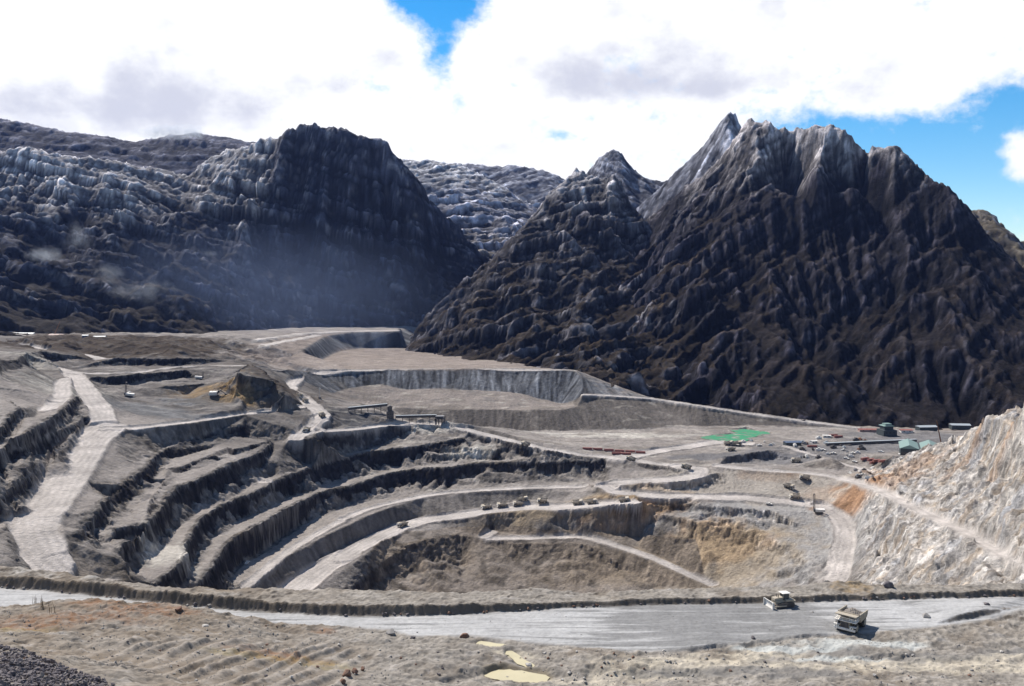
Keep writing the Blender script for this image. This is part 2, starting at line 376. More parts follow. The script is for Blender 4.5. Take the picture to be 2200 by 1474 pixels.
# haul road to the right
L('S', '1747,1092,231 1779,1106,233.5 1797,1128,238 1798,1160,243.5 1790,1203,249.5 1775,1245,255', .9)
L('S', '1782,1086,230 1817,1108,234.5 1834,1132,239.5 1833,1165,244.5 1826,1203,250 1822,1245,256', .2)
L('S', '1400,1089,235 1437,1086,233 1482,1079,231 1500,1086,231 1571,1091,231 1659,1098,232 1747,1101,232.5 1770,1109,234 1790,1133,239 1790,1165,244.5 1783,1203,250', 1)
L('S', '1405,1102,239.5 1455,1106,240 1500,1106,237.5 1571,1118,240.5 1659,1121,240.5 1729,1137,242 1762,1163,246 1772,1200,251.5', 1)
L('S', '1400,1110,243 1458,1114,241.5 1500,1124,243.5 1571,1136,247 1641,1154,250 1698,1179,253.5 1729,1214,258 1743,1250,263', .6)
# right hill
L('S', '1849,1038,208 1881,1007,199 1953,981,187 1994,960,173 2050,935,153 2079,931,147 2114,903,119 2146,893,109 2200,861,84 2300,800,55', .6)
L('S', '1900,1030,196 1960,1010,185 2020,990,170 2080,975,152 2140,950,130 2200,930,110', .6)
L('S', '1960,1040,190 2040,1030,172 2120,1020,150 2200,1010,130', .6)
L('S', '2000,1085,182 2100,1110,160 2200,1130,135', .6)
L('S', '1860,1090,214 1880,1130,220 1890,1180,225', .6)
L('S', '1920,1110,200 1950,1150,196 1960,1200,193 1975,1245,188', .6)
L('S', '1985,1150,187 2010,1200,182 2030,1250,176', .6)
L('S', '2060,1170,167 2110,1210,157 2140,1255,150', .6)
L('S', '1850,1262,232 1900,1262,215 1950,1262,197 2050,1264,172 2130,1264,152 2230,1264,136', .4)
# S5 / S6 benches
L('A', '1220,1435,252 1300,1310,252 1420,1225,252 1550,1125,249 1640,1083,246 1740,1035,242 1818,1004,241', 1)
L('B', '442,1004,241 560,978,239.5 680,955,238 850,930,236 1000,917,234.5 1200,902,232.5 1500,890,229.5 1700,888,227.5 1774,880,225', 1)
L('A', '1300,1445,254 1400,1362,254 1500,1282,253 1650,1195,250 1740,1148,247 1818,1115,245.5', .15)
L('B', '442,1115,245.5 560,1055,242 700,1005,239.5 850,962,238 1000,945,236.5 1200,925,234 1500,915,231 1700,925,229 1818,942,227.5', .15)
L('A', '1450,1460,270 1500,1425,269 1600,1340,267 1700,1272,264.5 1818,1214,262.5', .15)
L('B', '442,1212,262.5 600,1145,259.5 730,1095,257 850,1062,254.5 1000,1045,251.5 1150,1010,248.5 1300,985,244 1400,965,240.5 1500,970,239.5 1640,990,238 1818,983,234 1930,972,230', .15)
L('A', '1620,1465,270.5 1818,1332,264', .15)
L('B', '442,1332,264 560,1255,260 680,1155,257 740,1120,256 900,1085,253.5 1000,1068,251.5 1200,1046,248.5 1400,1033,245.5 1600,1022,240.5 1818,1002,234.5', .35)
L('C', '740,912,237 900,905,234 1080,900,230.5 1160,880,229', .7)
# lower pit
L('B', '250,1530,279 480,1430,275 640,1300,272 760,1215,266 900,1172,262.5 1050,1152,263', .8)
L('C', '100,1100,266 170,1058,264 200,1078,264.5 400,1095,265 700,1090,263.5 900,1125,265 1100,1165,269 1300,1258,277 1570,1398,286', .1)
L('C', '100,1110,266.3 300,1126,267 700,1117,264.5 850,1149,267 1200,1266,276 1540,1422,287', .1)
L('C', '225,1068,264.5 400,1012,254 520,1003,251', .2)
L('C', '600,1040,257.5 800,1050,256 950,1075,260 1100,1090,262', .5)
L('C', '300,1150,269 700,1145,267 850,1185,270 1000,1300,282 1200,1420,292', .5)
L('W', '-215,690,278 -185,730,290 -150,770,297', .6)
L('S', '830,1300,300 860,1290,300 1000,1290,303 1200,1292,303 1350,1290,298 1480,1287,294 1600,1280,285 1720,1275,268 1800,1275,258', .5)
# lower ramp continues to the bottom, hidden behind the rim
L('W', '-130,690,312 0,700,325 120,700,318 230,680,292', .4)
L('W', '-160,620,310 0,600,330 110,600,318 200,600,286', .4)
L('W', '-420,330,125 -250,318,118 0,315,116 150,318,118 330,330,120', .4)
L('W', '-300,480,205 -150,470,215 0,450,225 120,450,215 180,450,190 260,440,160', .4)
L('W', '-600,262,100 -420,275,105 -250,285,108 -80,290,110 0,290,110 150,285,110 330,275,108 500,262,100', .2)
# S4
L('A', '1000,1405,227 1060,1295,227 1130,1184,226 1200,1134,225.5 1330,1063,225 1430,1003,224 1550,948,223 1700,903,221.5 1818,880,221', 1)
L('B', '442,880,221 600,833,219 700,805,217 850,790,214.5 1000,778,212 1130,770,210', 1)
L('C', '0,770,231 200,748,227.5 400,738,226 560,752,227.5 700,755,226.5 900,742,220 1300,722,213.5 1400,703,210', .6)
L('A', '1040,1415,228 1130,1315,228 1200,1205,227 1260,1155,226.5 1400,1080,225.5 1580,980,224 1700,925,222.5 1818,900,221.5', 1)
L('B', '442,900,221.5 600,853,219.5 700,820,217.5 850,802,215 1000,792,212.5 1130,775,210.5 1300,768,209.5 1500,766,207 1770,759,205.9', 1)
# S3
L('A', '740,1360,208 850,1235,208 950,1100,207 1060,1022,206.5 1200,972,206 1300,915,205 1400,872,203 1480,852,202.5 1640,782,200', 1)
L('A', '830,1405,209 925,1272,209 968,1290,209 998,1155,208 1080,1053,207 1170,993,206.5 1300,943,205.5 1400,898,204.5 1520,843,203 1640,797,201.5', 1)
L('B', '264,797,201.5 450,746,199.5 560,716,198 850,681,194.5 950,662,191.5 1080,642,188', 1)
L('B', '264,782,201 450,728,198 560,697,196.5 700,676,194 850,662,192', 1)
L('B', '900,735,204 1130,700,198 1250,697,196.5', 1)
# F1, b1, S2
L('M', '790,860,171 950,680,170 1060,540,169 1200,420,168 1280,350,167 1400,270,166 1470,190,165 1560,110,164 1650,40,163', 1)
L('A', '887,695,163 1020,642,161.5 1150,600,159 1280,575,157', 1)
L('M', '800,870,175 950,905,183 1110,945,186 1125,850,184 1085,630,181 1320,665,182 1380,590,181 1470,570,180', 1)
L('A', '790,985,180 870,860,177 890,775,173.5 1195,663,170 1230,625,166', 1)
L('A', '870,800,175.5 950,795,175 1100,735,173 1200,690,171.5 1240,700,172', 1)
L('A', '820,920,181.5 950,835,180 1100,785,179 1220,745,178 1440,655,174', 1)
L('A', '635,1230,188 730,1130,186 785,1090,185.5 880,985,184 905,930,183 960,893,182.5 1100,833,181.5 1200,785,180.5 1390,712,178.5 1452,665,177.5', 1)
L('M', '880,1000,188 1200,1165,190 1260,1350,200', .5)
L('A', '1452,665,177.5 1420,770,190 1392,858,203', .3)
L('A', '1500,680,179 1470,770,191 1448,838,203', .3)
L('A', '760,1290,206 700,1250,204 690,1380,210', .6)
# haul road J
L('A', '320,283,112 380,322,116 430,392,121 450,440,125 490,490,130 510,545,136 470,585,140', .3)
L('A', '420,300,112 470,340,116 520,410,122 570,460,127 585,510,133 585,565,138', .3)
L('A', '450,590,141 330,690,147 230,830,154 150,960,160 60,1060,163 50,1090,164 100,1200,171 130,1290,177 200,1345,181 330,1400,187', .3)
L('M', '1150,90,153 1050,200,157 870,400,161 700,530,163.5 580,640,165 460,745,166 440,790,167 580,880,169 600,950,172 630,1080,176 700,1160,180 800,1280,190 1000,1340,197', .3)
L('A', '585,565,138 700,585,141 1000,550,146 1300,505,149 1600,467,150.5', .2)
L('A', '610,615,143 750,600,144 1000,572,147.5 1300,525,150 1600,487,152 1640,500,153', .2)
L('A', '1450,545,161 1560,600,166 1640,640,170 1700,640,171', .5)
# left benches
L('A', '-120,700,118 0,588,114 60,525,112 115,483,110', 1)
L('A', '-120,860,132 0,700,125 60,640,121 135,520,116', .8)
L('A', '-100,790,135 0,690,127 60,650,124 180,595,121 300,515,119 380,445,117 410,425,118', 1)
L('A', '-60,900,146 30,800,139 70,705,131 150,690,133.5 280,615,132 430,525,131', 1)
L('A', '-60,1010,152 0,962,149 60,905,147 165,765,140 280,672,136 430,552,132', 1)
L('A', '-60,1110,163 0,1065,160.5 80,1000,157 180,830,149 290,735,144 400,640,141.5 455,575,140', 1)
L('A', '30,1110,162 70,1240,168 110,1290,172 150,1340,176', .7)
L('A', '-200,1300,164 -60,1150,160', .4)
L('K', '620,830,117 720,660,113 800,600,111', .2)
L('K', '800,850,118 830,700,114 850,620,112', .2)
L('K', '500,950,120 400,1100,122 250,1200,124', .2)
# upper left
L('K', '-400,330,84 0,400,82 200,400,84 330,310,86', .6)
L('K', '-300,700,100 0,640,98 200,680,101 400,780,108 520,860,114', .4)
L('K', '340,330,88 480,300,88 570,420,98 700,500,106 770,570,111', 1)
L('K', '380,450,101 450,540,108 600,645,115 745,605,112.5', 1)
L('K', '-400,180,80 0,200,82 180,215,88 560,277,92 900,318,97 1200,388,103 1350,403,105', .2)
L('K', '180,232,89 560,293,93 900,332,98 1200,402,104 1350,418,106', .4)
L('K', '-400,120,80 0,140,80 300,170,81 700,220,83 1000,150,84 1500,148,85 1900,185,86 2100,230,87 2200,250,90', .5)
L('K', '700,280,91 1000,260,92', .5)
L('K', '1400,375,100 1700,385,101.5 2000,383,101 2200,378,100.8', 1)
L('K', '1450,465,110.5 1700,480,112.3 2000,478,112 2200,472,111.5', 1)
L('A', '1000,225,105 1150,200,103 1240,230,107', .6)
L('K', '650,455,104 760,520,109 950,560,113 1050,575,113.5 1300,570,113.5 1600,550,113 2000,495,112 2200,485,112', .3)
L('K', '1060,600,114 1250,600,114 1600,575,113.5 2150,525,112.5 2200,520,112', 1)
L('A', '982,278,112 1200,270,112 1300,262,110', .6)
L('K', '1150,740,125 1250,705,125 1450,700,125.5 1800,662,124.5 2150,630,123.5 2200,625,123.5', 1)
L('A', '982,342,124.5 1100,328,123.5 1190,322,122.5', .8)
L('K', '1300,800,127 1500,755,126 1900,720,126 2200,690,126', .4)
L('A', '982,362,126 1100,352,126 1200,352,126', .4)
L('A', '600,480,134 700,430,134 850,420,135 990,405,136 1040,440,137 1280,455,138', .4)
L('A', '600,550,138 750,520,139 1000,470,139.5 1150,450,139.5 1280,470,140', .3)
L('A', '1250,300,106 1320,250,104 1400,290,108 1450,345,118 1500,400,128 1545,462,146', .8)
L('A', '1200,345,120 1240,400,127 1290,440,137 1420,470,144 1545,475,149', .8)
L('A', '1380,270,114 1440,300,122 1500,350,132 1520,385,137', .3)
# surroundings outside the frame
L('W', '-1400,250,60 -1400,900,40 -1400,1500,60 -1200,2400,90 -200,2400,90 300,2400,150 1200,2400,240 1500,1500,240 1400,800,60 1200,250,20', .2)
L('W', '110,1480,160 250,1450,185 400,1420,205 700,1400,222 1000,1400,230', .2)
L('W', '-700,700,70 -760,900,70 -800,1100,75', .6)
L('W', '-600,500,140 -650,620,110', .6)
L('W', '560,560,60 640,760,60', .6)
L('W', '600,400,70 700,300,50', .6)
PT.build()

x0, y0, st = -820, 270, 1.0
nx, ny = 1640, 1260
z, k, top, dz, sl = PT.raster(x0, y0, st, nx, ny)
step = 1.3
xs = x0 + np.arange(0, nx - 1, step); ys = y0 + np.arange(0, ny - 1, step)
def shape_pit(xs, ys, z, k, top, dz, sl, x0, y0, st, far=False):
    X, Y = np.meshgrid(xs, ys); X = X.astype(np.float64); Y = Y.astype(np.float64)
    wx = 2.6 * fbm(X / 24, Y / 24, 3, 11) + 1.2 * perlin(X / 5.5, Y / 5.5, 12)
    wy = 2.6 * fbm(X / 24, Y / 24, 3, 21) + 1.2 * perlin(X / 5.5, Y / 5.5, 22)
    kk0 = bil(blur(k, 4, 1), (X - x0) / st, (Y - y0) / st)
    wk = 0.35 + 0.65 * np.clip(kk0, 0, 1)
    fx = (X + wx * wk - x0) / st; fy = (Y + wy * wk - y0) / st
    zz = bil(z, fx, fy); kk = bil(k, fx, fy); slb = bil(sl, fx, fy)
    i = np.clip(fx.round(), 0, z.shape[1] - 1).astype(int); j = np.clip(fy.round(), 0, z.shape[0] - 1).astype(int)
    tp = top[j, i]; dd = dz[j, i]; ss = sl[j, i]
    face = sstep(0.28, 0.45, ss) * (dd > 3)
    t = np.clip((tp - zz) / np.maximum(dd, 1), 0, 1)
    cn = fbm(X / 45, Y / 45, 3, 41); c = np.clip(0.80 + 1.0 * cn, 0.15, 0.97)              # how much of the face is bare cliff
    tal = ridged(X / 17, Y / 17, 2, 43); c = np.clip(c + 0.6 * (tal - 0.5), 0.12, 0.98)
    c = c * kk + 0.0
    tc_ = c * 0.42
    g = np.where(t < tc_, t / np.maximum(tc_, 1e-3) * c, c + (1 - c) * (t - tc_) / np.maximum(1 - tc_, 1e-3))
    fk = face * np.clip(kk, 0, 1)
    zo = zz + fk * ((tp - g * dd) - zz)
    cliff = fk * (t < tc_ * 1.05) * (t > 0.015)
    S, Lg = streaks(zo, step if not far else 4.0, 12, 2, 5, 3.5)
    steep = sstep(0.25, 0.7, Lg)
    hl = sstep(0, 25, X - 0.387 * Y) * (Y < 1010) * sstep(-262, -240, zo) * (1 - sstep(.1, .35, 0.4 - kk))
    zo = zo + hl * (13 * (ridged(X / 75, Y / 75, 3, 201) - .55) + 4 * (ridged(X / 24, Y / 24, 4, 202, .6) - .5) + 1.2 * fbm(X / 5, Y / 5, 3, 203))
    zo = zo + steep * S * (0.26 - 0.14 * kk) * (1 - hl)
    zo = zo + 9 * (ridged(X / 70, Y / 45, 4, 313) - .45) * sstep(-330, -400, X) * sstep(1290, 1340, Y) * sstep(1760, 1600, Y)
    zo = zo + (1 - steep) * (1.6 * fbm(X / 26, Y / 26, 4, 311) * sstep(1010, 1060, Y) + 4.5 * (ridged(X / 34, Y / 34, 3, 312) - .5) * sstep(-150, -210, X) * sstep(960, 1010, Y) * (1 - sstep(1180, 1300, Y)) * .6)
    zo = zo + steep * kk * 1.3 * (ridged(X / 11, Y / 11, 4, 51, .65) - 0.5) + 0.5 * fbm(X / 7, Y / 7, 4, 61, .6) + (1 - steep) * 0.8 * fbm(X / 35, Y / 35, 2, 63)
    return X, Y, zo, kk, face, cliff, t, S, steep, ss
def pit_facets(X, Y, Z, KK, steep, step):
    amt = steep * np.clip(KK * 1.2, .12, 1)
    hl = sstep(0, 25, X - 0.387 * Y) * (Y < 1010) * sstep(-262, -240, Z) * (1 - np.clip(rmask * 1.3, 0, 1)); amt = np.maximum(amt, hl * 1.25)
    zb = blur(Z, 2, 1); gy, gx = np.gradient(zb, step); ln = np.sqrt(gx ** 2 + gy ** 2 + 1)
    m = (amt > .05); p = np.stack([X[m], Y[m], Z[m]], -1)
    p = p + 1.2 * np.stack([perlin(p[:, 0] / 5, p[:, 1] / 5, 1), perlin(p[:, 0] / 5, p[:, 1] / 5, 2), perlin(p[:, 0] / 5, p[:, 2] / 5, 3)], -1)
    o1, t1 = facets(p, 15, 901); o2, t2 = facets(p, 6.5, 902); o3, t3 = facets(p, 2.9, 903)
    off = np.zeros_like(Z); off[m] = (o1 * .07 + o2 * .15 + o3 * .26); tn = np.ones_like(Z); tn[m] = np.exp(.35 * (t1 - .5) + .7 * (t2 - .5) + .6 * (t3 - .5))
    off *= amt; D = np.stack([-gx / ln, -gy / ln, 1 / ln], -1) * off[..., None]
    return D, 1 + (tn - 1) * np.clip(amt, 0, 1)
X, Y, Z, KK, face, cliff, tt, S, steep, ss = shape_pit(xs, ys, z, k, top, dz, sl, x0, y0, st)

def mixc_(C, m, c, noise=None):
    m = np.clip(m, 0, 1)[..., None]
    return C * (1 - m) + np.array(c) * m
def ell(X, Y, pts, soft=0.35, seed=1, sc=25):
    """irregular patch round each (u,v,h,rx,ry)"""
    m = np.zeros_like(X)
    n = fbm(X / sc, Y / sc, 4, seed)
    for u, v, h, rx, ry in pts:
        p = P(u, v, h); d = np.hypot((X - p[0]) / rx, (Y - p[1]) / ry)
        m = np.maximum(m, 1 - sstep(1 - soft, 1 + soft, d + 0.8 * n))
    return m
def polymask(X, Y, pts, soft=2.0):
    """1 inside a polygon of ground points"""
    ins = np.zeros(X.shape, bool); n = len(pts)
    for a in range(n):
        x1, y1 = pts[a][:2]; x2, y2 = pts[(a + 1) % n][:2]
        if y1 == y2: continue
        c = ((y1 > Y) != (y2 > Y)) & (X < (x2 - x1) * (Y - y1) / (y2 - y1) + x1); ins ^= c
    return ins.astype(np.float32)

FLAT = (0.29, 0.262, 0.24); ROADC = (0.51, 0.47, 0.44); TALUS = (0.175, 0.16, 0.147); CLIFF = (0.030, 0.027, 0.028); BROWN = (0.17, 0.145, 0.12); DUMP = (0.115, 0.12, 0.13)
def pit_color(X, Y, Z, KK, face, cliff, tt, S, steep):
    C = np.ones(X.shape + (3,)) * np.array(FLAT)
    big = fbm(X / 90, Y / 90, 4, 71); mid = fbm(X / 14, Y / 14, 4, 72)
    C *= (1 + 0.25 * big + 0.25 * mid)[..., None]
    C = mixc_(C, steep, TALUS)
    C = mixc_(C, steep * sstep(0.0, 0.5, big), BROWN)
    C = mixc_(C, cliff * 0.95, CLIFF)
    # far dumps: pale blue-grey tipped rock
    dump = (Y > 1255) * sstep(.08, .35, steep)
    C = mixc_(C, dump * (Y > 1325), DUMP); C *= np.clip(1 + .3 * S * dump * (Y > 1325), .5, 2.2)[..., None]
    C = mixc_(C, (Y > 1255) * (Y < 1385) * (1 - dump) * (Y > 1262) * 0.8, (0.25, 0.215, 0.19))
    C = mixc_(C, (Y > 1235) * (Y < 1330) * sstep(.08, .35, steep) * 0.9 * (Z < -160), (0.125, 0.11, 0.097))
    # right hill: white and grey altered rock
    hill = sstep(0, 25, X - 0.387 * Y) * (Y < 1010)
    hill = hill * sstep(-262, -240, Z) 
    n = fbm(X / 40, Y / 40, 5, 81); n2 = fbm(X / 12, Y / 12, 4, 82)
    C = mixc_(C, hill, (0.39, 0.365, 0.34))
    C = mixc_(C, hill * sstep(0.05, 0.4, n), (0.29, 0.29, 0.30))
    C = mixc_(C, hill * sstep(-0.02, 0.35, n2) * .7, (0.36, 0.29, 0.22))
    C = mixc_(C, hill * sstep(0.15, 0.5, -n2) * .6, (0.55, 0.53, 0.51)); n5 = fbm(X / 30, Y / 30, 4, 207); C = mixc_(C, hill * sstep(.15, .4, n5) * .6, (0.22, 0.215, 0.22))
    C *= (1 + hill * (.55 * fbm(X / 8, Y / 8, 4, 205, .65)))[..., None]
    # grey-white slope beside the right haul road
    gw = ell(X, Y, [(1640, 1165, 255, 90, 70), (1600, 1200, 268, 80, 60), (1740, 1150, 246, 60, 90), (1560, 1130, 247, 60, 18)], .3, 83)
    C = mixc_(C, gw * 0.85, (0.33, 0.32, 0.31))
    # rust and ochre rock
    och = ell(X, Y, [(1400, 1110, 250, 42, 22), (1370, 1140, 262, 60, 14), (1520, 1160, 258, 40, 20), (1560, 1180, 262, 45, 18), (1330, 1115, 252, 50, 12)], .5, 85, 14)
    C = mixc_(C, och * 0.7, (0.37, 0.245, 0.14))
    och = ell(X, Y, [(1450, 1190, 268, 120, 26), (1560, 1230, 276, 70, 30), (1250, 1120, 255, 110, 14)], .5, 86, 14)
    C = mixc_(C, och * 0.55, (0.33, 0.25, 0.15))
    och = ell(X, Y, [(1930, 1040, 196, 26, 22), (1895, 1030, 200, 30, 20), (1985, 990, 178, 22, 18), (2100, 925, 130, 28, 14), (1880, 1010, 203, 24, 18), (2190, 880, 95, 30, 14)], .6, 87, 9)
    C = mixc_(C, och * 0.55, (0.34, 0.215, 0.13))
    och = ell(X, Y, [(1655, 1030, 217, 36, 9), (1840, 1060, 214, 34, 22), (1770, 1060, 222, 26, 16)], .5, 88, 14)
    C = mixc_(C, och * 0.8, (0.34, 0.19, 0.10))
    och = ell(X, Y, [(430, 838, 130, 30, 26), (500, 860, 138, 34, 14), (480, 835, 128, 36, 12)], .5, 89, 14)
    C = mixc_(C, och * 0.75, (0.38, 0.25, 0.11))
    br = ell(X, Y, [(250, 740, 92, 190, 120), (150, 750, 92, 90, 60), (330, 755, 98, 90, 60)], .4, 90)
    C = mixc_(C, br * 0.85, (0.055, 0.040, 0.027))
    br = ell(X, Y, [(590, 810, 118, 60, 50)], .4, 91)
    C = mixc_(C, br * 0.8, (0.075, 0.055, 0.04))
    pale = ell(X, Y, [(930, 925, 184, 40, 16), (1010, 960, 195, 30, 10), (1330, 938, 201, 90, 16), (1240, 933, 201, 120, 6), (360, 1190, 208, 16, 28), (140, 835, 116, 40, 60), (20, 770, 92, 60, 40)], .5, 92, 10)
    C = mixc_(C, pale * 0.8, (0.52, 0.49, 0.44))
    flr = ell(X, Y, [(1600, 1045, 222, 120, 26), (1680, 1060, 224, 60, 30)], .3, 93)
    C = mixc_(C, flr * (1 - och) * 0.7, (0.40, 0.36, 0.31))
    blue = ell(X, Y, [(300, 870, 132, 60, 40), (400, 850, 130, 40, 20), (350, 885, 139, 70, 20)], .4, 94)
    C = mixc_(C, blue * .6, (0.22, 0.235, 0.25))
    dk = ell(X, Y, [(760, 900, 166, 45, 40)], .3, 95)
    C = mixc_(C, dk * .9, (0.06, 0.06, 0.065))
    low = (Z < -258) * sstep(900, 960, 1900 * (-Z) / np.maximum(Y, 1) * 0 + Y * 0 + 1000) * (X > -140) * (X < 190)
    C = mixc_(C, low * (.5 + .5 * steep) * (1 - cliff * .4), (0.20, 0.165, 0.13))
    C *= (1 - .5 * low * sstep(.05, .4, fbm(X / 18, Y / 18, 4, 161)))[..., None]
    flat = (1 - steep)
    p1 = fbm(X / 60, Y / 22, 4, 301); p2 = fbm(X / 25, Y / 9, 4, 302)
    C = mixc_(C, flat * sstep(.0, .35, p1) * .6 * (Y > 1020), (0.19, 0.165, 0.14))
    C = mixc_(C, flat * sstep(.15, .45, p2) * .6 * (Y > 1020), (0.46, 0.43, 0.38))
    C = mixc_(C, flat * sstep(.12, .4, -p2) * .5 * (Y > 1020), (0.15, 0.145, 0.14))
    C = mixc_(C, flat * sstep(1385, 1420, Y) * sstep(1900, 1850, Y) * .5 * sstep(-480, -420, X), (0.26, 0.205, 0.17))
    C *= (1 - .45 * sstep(-190, -260, X) * sstep(930, 980, Y) * sstep(1420, 1340, Y) * (.5 + .5 * sstep(-.3, .2, p1)))[..., None]
    yard = ell(X, Y, [(1850, 962, 200, 120, 34), (1700, 985, 207, 70, 22), (1560, 985, 205, 60, 14), (1950, 940, 200, 90, 60)], .4, 321, 30)
    C = mixc_(C, yard * .75 * (Y > 1000), (0.15, 0.15, 0.158))
    brz = ell(X, Y, [(250, 740, 92, 200, 130), (150, 750, 92, 110, 80), (330, 755, 98, 110, 80)], .35, 90)
    C = mixc_(C, brz * .85 * (.5 + .5 * sstep(-.3, .2, p2)), (0.060, 0.042, 0.027))
    # runs of scree and stains following the fall line
    C *= np.clip(1 + (0.14 * S * (0.2 + steep) * (1 - .85 * hill) + .3 * fbm(X / 4.5, Y / 4.5, 3, 99, .7)) , 0.45, 1.7)[..., None]
    C = mixc_(C, hill * 0, FLAT)
    return C
C = pit_color(X, Y, Z, KK, face, cliff, tt, S, steep)

ROADS = [('A', '370,300,112 425,355,118 480,430,124 535,500,131 550,570,138 530,595,141', 26),
         ('A', '560,590,141 460,660,146 370,800,155 280,930,162 170,1060,165 150,1150,170 190,1280,178 280,1360,184', 42),
         ('A', '560,592,141 700,592,142 1000,560,147 1300,514,149.5 1600,478,151', 16),
         ('K', '180,228,88 560,285,92 900,325,97 1200,395,103 1350,410,105', 22),
         ('K', '700,500,108 800,545,111 1000,570,113 1600,560,113 2000,500,112 2200,490,112', 16),
         ('A', '982,270,112 1120,264,112 1300,258,110', 14),
         ('K', '560,1000,120 700,900,119 740,800,117 730,700,114 800,620,111', 20),
         ('S', '682,928,170 764,923,173 825,915,175 886,911,176 947,912,178 1008,925,182 1089,946,190 1170,965,196 1252,979,203 1300,983,205 1356,990,205.5 1458,1003,206.3', 17),
         ('S', '672,930,171 690,905,161 694,893,158 670,872,152 645,856,148 618,842,142 640,808,135 750,798,130', 24),
         ('S', '672,930,171 640,945,174 600,985,182 580,1010,192 572,1035,203', 18),
         ('S', '694,893,158 660,920,168 625,950,174', 22),
         ('S', '530,787,113 600,797,124 650,804,134 750,797,130 860,795,130 1000,794,130 1230,797,130', 14),
         ('S', '1253,848,158 1300,849,160 1400,856,166 1500,871,172 1600,887,182 1740,906,192 1840,920,199', 10),
         ('S', '1458,1003,206 1500,1008,207.5 1500,1022,210.5 1450,1030,214 1400,1033,216 1330,1037,219 1300,1046,223', 24),
         ('S', '1300,1046,223 1320,1056,225 1400,1066,226 1500,1068,226 1600,1070,227 1700,1078,228 1765,1089,231', 22),
         ('S', '1765,1089,231 1800,1110,234.5 1816,1136,239 1815,1168,244.5 1807,1203,250 1795,1245,256', 24),
         ('S', '1542,1002,207 1606,1008,208 1676,1014,211 1740,1018,212 1800,1027,213 1850,1040,208 1888,1053,203 1940,1079,195 1994,1106,186 2082,1148,170 2140,1180,158 2200,1221,143', 15),
         ('S', '1300,990,203 1380,975,203 1450,965,202 1540,950,200 1600,955,200', 26),
         ('S', '1683,960,200 1747,978,204 1818,999,208 1870,1013,210', 9),
         ('S', '1050,1157,266 1150,1157,266 1250,1154,264 1300,1165,265.5 1400,1198,273.5 1530,1258,287', 13),
         ('B', '1215,1140,264 1180,1165,266', 14),
         ('A', '1280,1440,254 1380,1355,253 1480,1270,252 1600,1190,250 1740,1110,245 1818,1070,243', 12),
         ('B', '442,1070,243 560,1020,241 700,985,239 850,950,237 1000,932,236 1200,915,233 1500,903,230 1700,900,228', 13),
         ('A', '1560,1440,270 1700,1340,268 1818,1270,263', 34),
         ('B', '442,1270,263 600,1180,260 740,1110,256 900,1072,254 1050,1052,251 1200,1030,249 1400,1010,245 1600,1008,240 1818,992,234 1950,985,229', 26)]
WALLN = []
def paint_roads(X, Y, Z, C, roads, berm=1.0):
    mask = np.zeros_like(X)
    for fr, s, w in roads:
        pts = line(fr, s)
        D, H = seg_dist(X, Y, pts, w)
        D = D + 1.2 * perlin(X / 12, Y / 12, 7)
        m = 1 - sstep(w / 2 - 2.0, w / 2 + 0.8, D)
        near = 1 - sstep(3.0, 6.0, np.abs(Z - H))
        m = m * near
        # graded surface
        Z += m * (H - Z) * 0.85
        Z += berm * 1.3 * near * np.exp(-((D - w / 2) / 1.6) ** 2)
        trk = 0.5 + 0.5 * np.sin(D * 1.15 + 2.5 * perlin(X / 34, Y / 34, 9))
        c = np.array(ROADC)[None, None] * (0.86 + 0.16 * trk * (1 + perlin(X / 18, Y / 18, 14)) + 0.34 * fbm(X / 25, Y / 25, 4, 8))[..., None]
        C[:] = C * (1 - m[..., None]) + c * m[..., None]
        mask = np.maximum(mask, m)
    return mask
rmask = paint_roads(X, Y, Z, C, ROADS)
# water
GREEN = [P(u, v, 198.6) for u, v in ((1505, 940), (1530, 934), (1580, 930), (1570, 923), (1600, 921), (1655, 929), (1625, 936), (1610, 941), (1600, 948), (1560, 946))]
gm = polymask(X, Y, GREEN); Z = np.where(blur(gm, 2, 1) > 0.02, -199.6 + 1.8 * np.clip(fbm(X / 18, Y / 8, 4, 151), -1, 1), Z)
fm = (rmask[:-1, :-1] > 0.5) & (rmask[1:, 1:] > 0.5)
Dp, tn = pit_facets(X, Y, Z, KK, steep * (1 - np.clip(rmask * 1.3, 0, 1)), step); C *= tn[..., None]
grid_mesh('pit_terrain', xs, ys, Z.astype(np.float32), C, M_pit, [('haul_road', fm, 'structure')], D=Dp)
PITG = (xs, ys, Z.copy())
# the farther half on a coarser net
st2 = 4.0; X2a = -1300; Y2a = 1516
z2, k2, top2, dz2, sl2 = PT.raster(X2a, Y2a, st2, 640, 220)
xs2 = X2a + np.arange(640) * st2; ys2 = Y2a + np.arange(220) * st2
X2, Y2, Z2, K2, f2, c2, t2, S2, sp2, ss2 = shape_pit(xs2, ys2, z2, k2, top2, dz2, sl2, X2a, Y2a, st2, True)
C2 = pit_color(X2, Y2, Z2, K2, f2, c2, t2, S2, sp2)
paint_roads(X2, Y2, Z2, C2, ROADS, 0)
FARR = [('S', '430,745,91 520,735,91 600,722,91 660,715,91 720,712,91', 26), ('S', '430,750,95 520,752,99 600,735,97 680,720,95', 22), ('S', '640,716,91 760,711,91 860,709,91', 30)]
paint_roads(X2, Y2, Z2, C2, FARR, 0)
# the near net ends inside the far one; let the far one dip under it
Z2[Y2 < 1530] -= 1.0
grid_mesh('valley_floor', xs2, ys2, Z2.astype(np.float32), C2, M_pit)
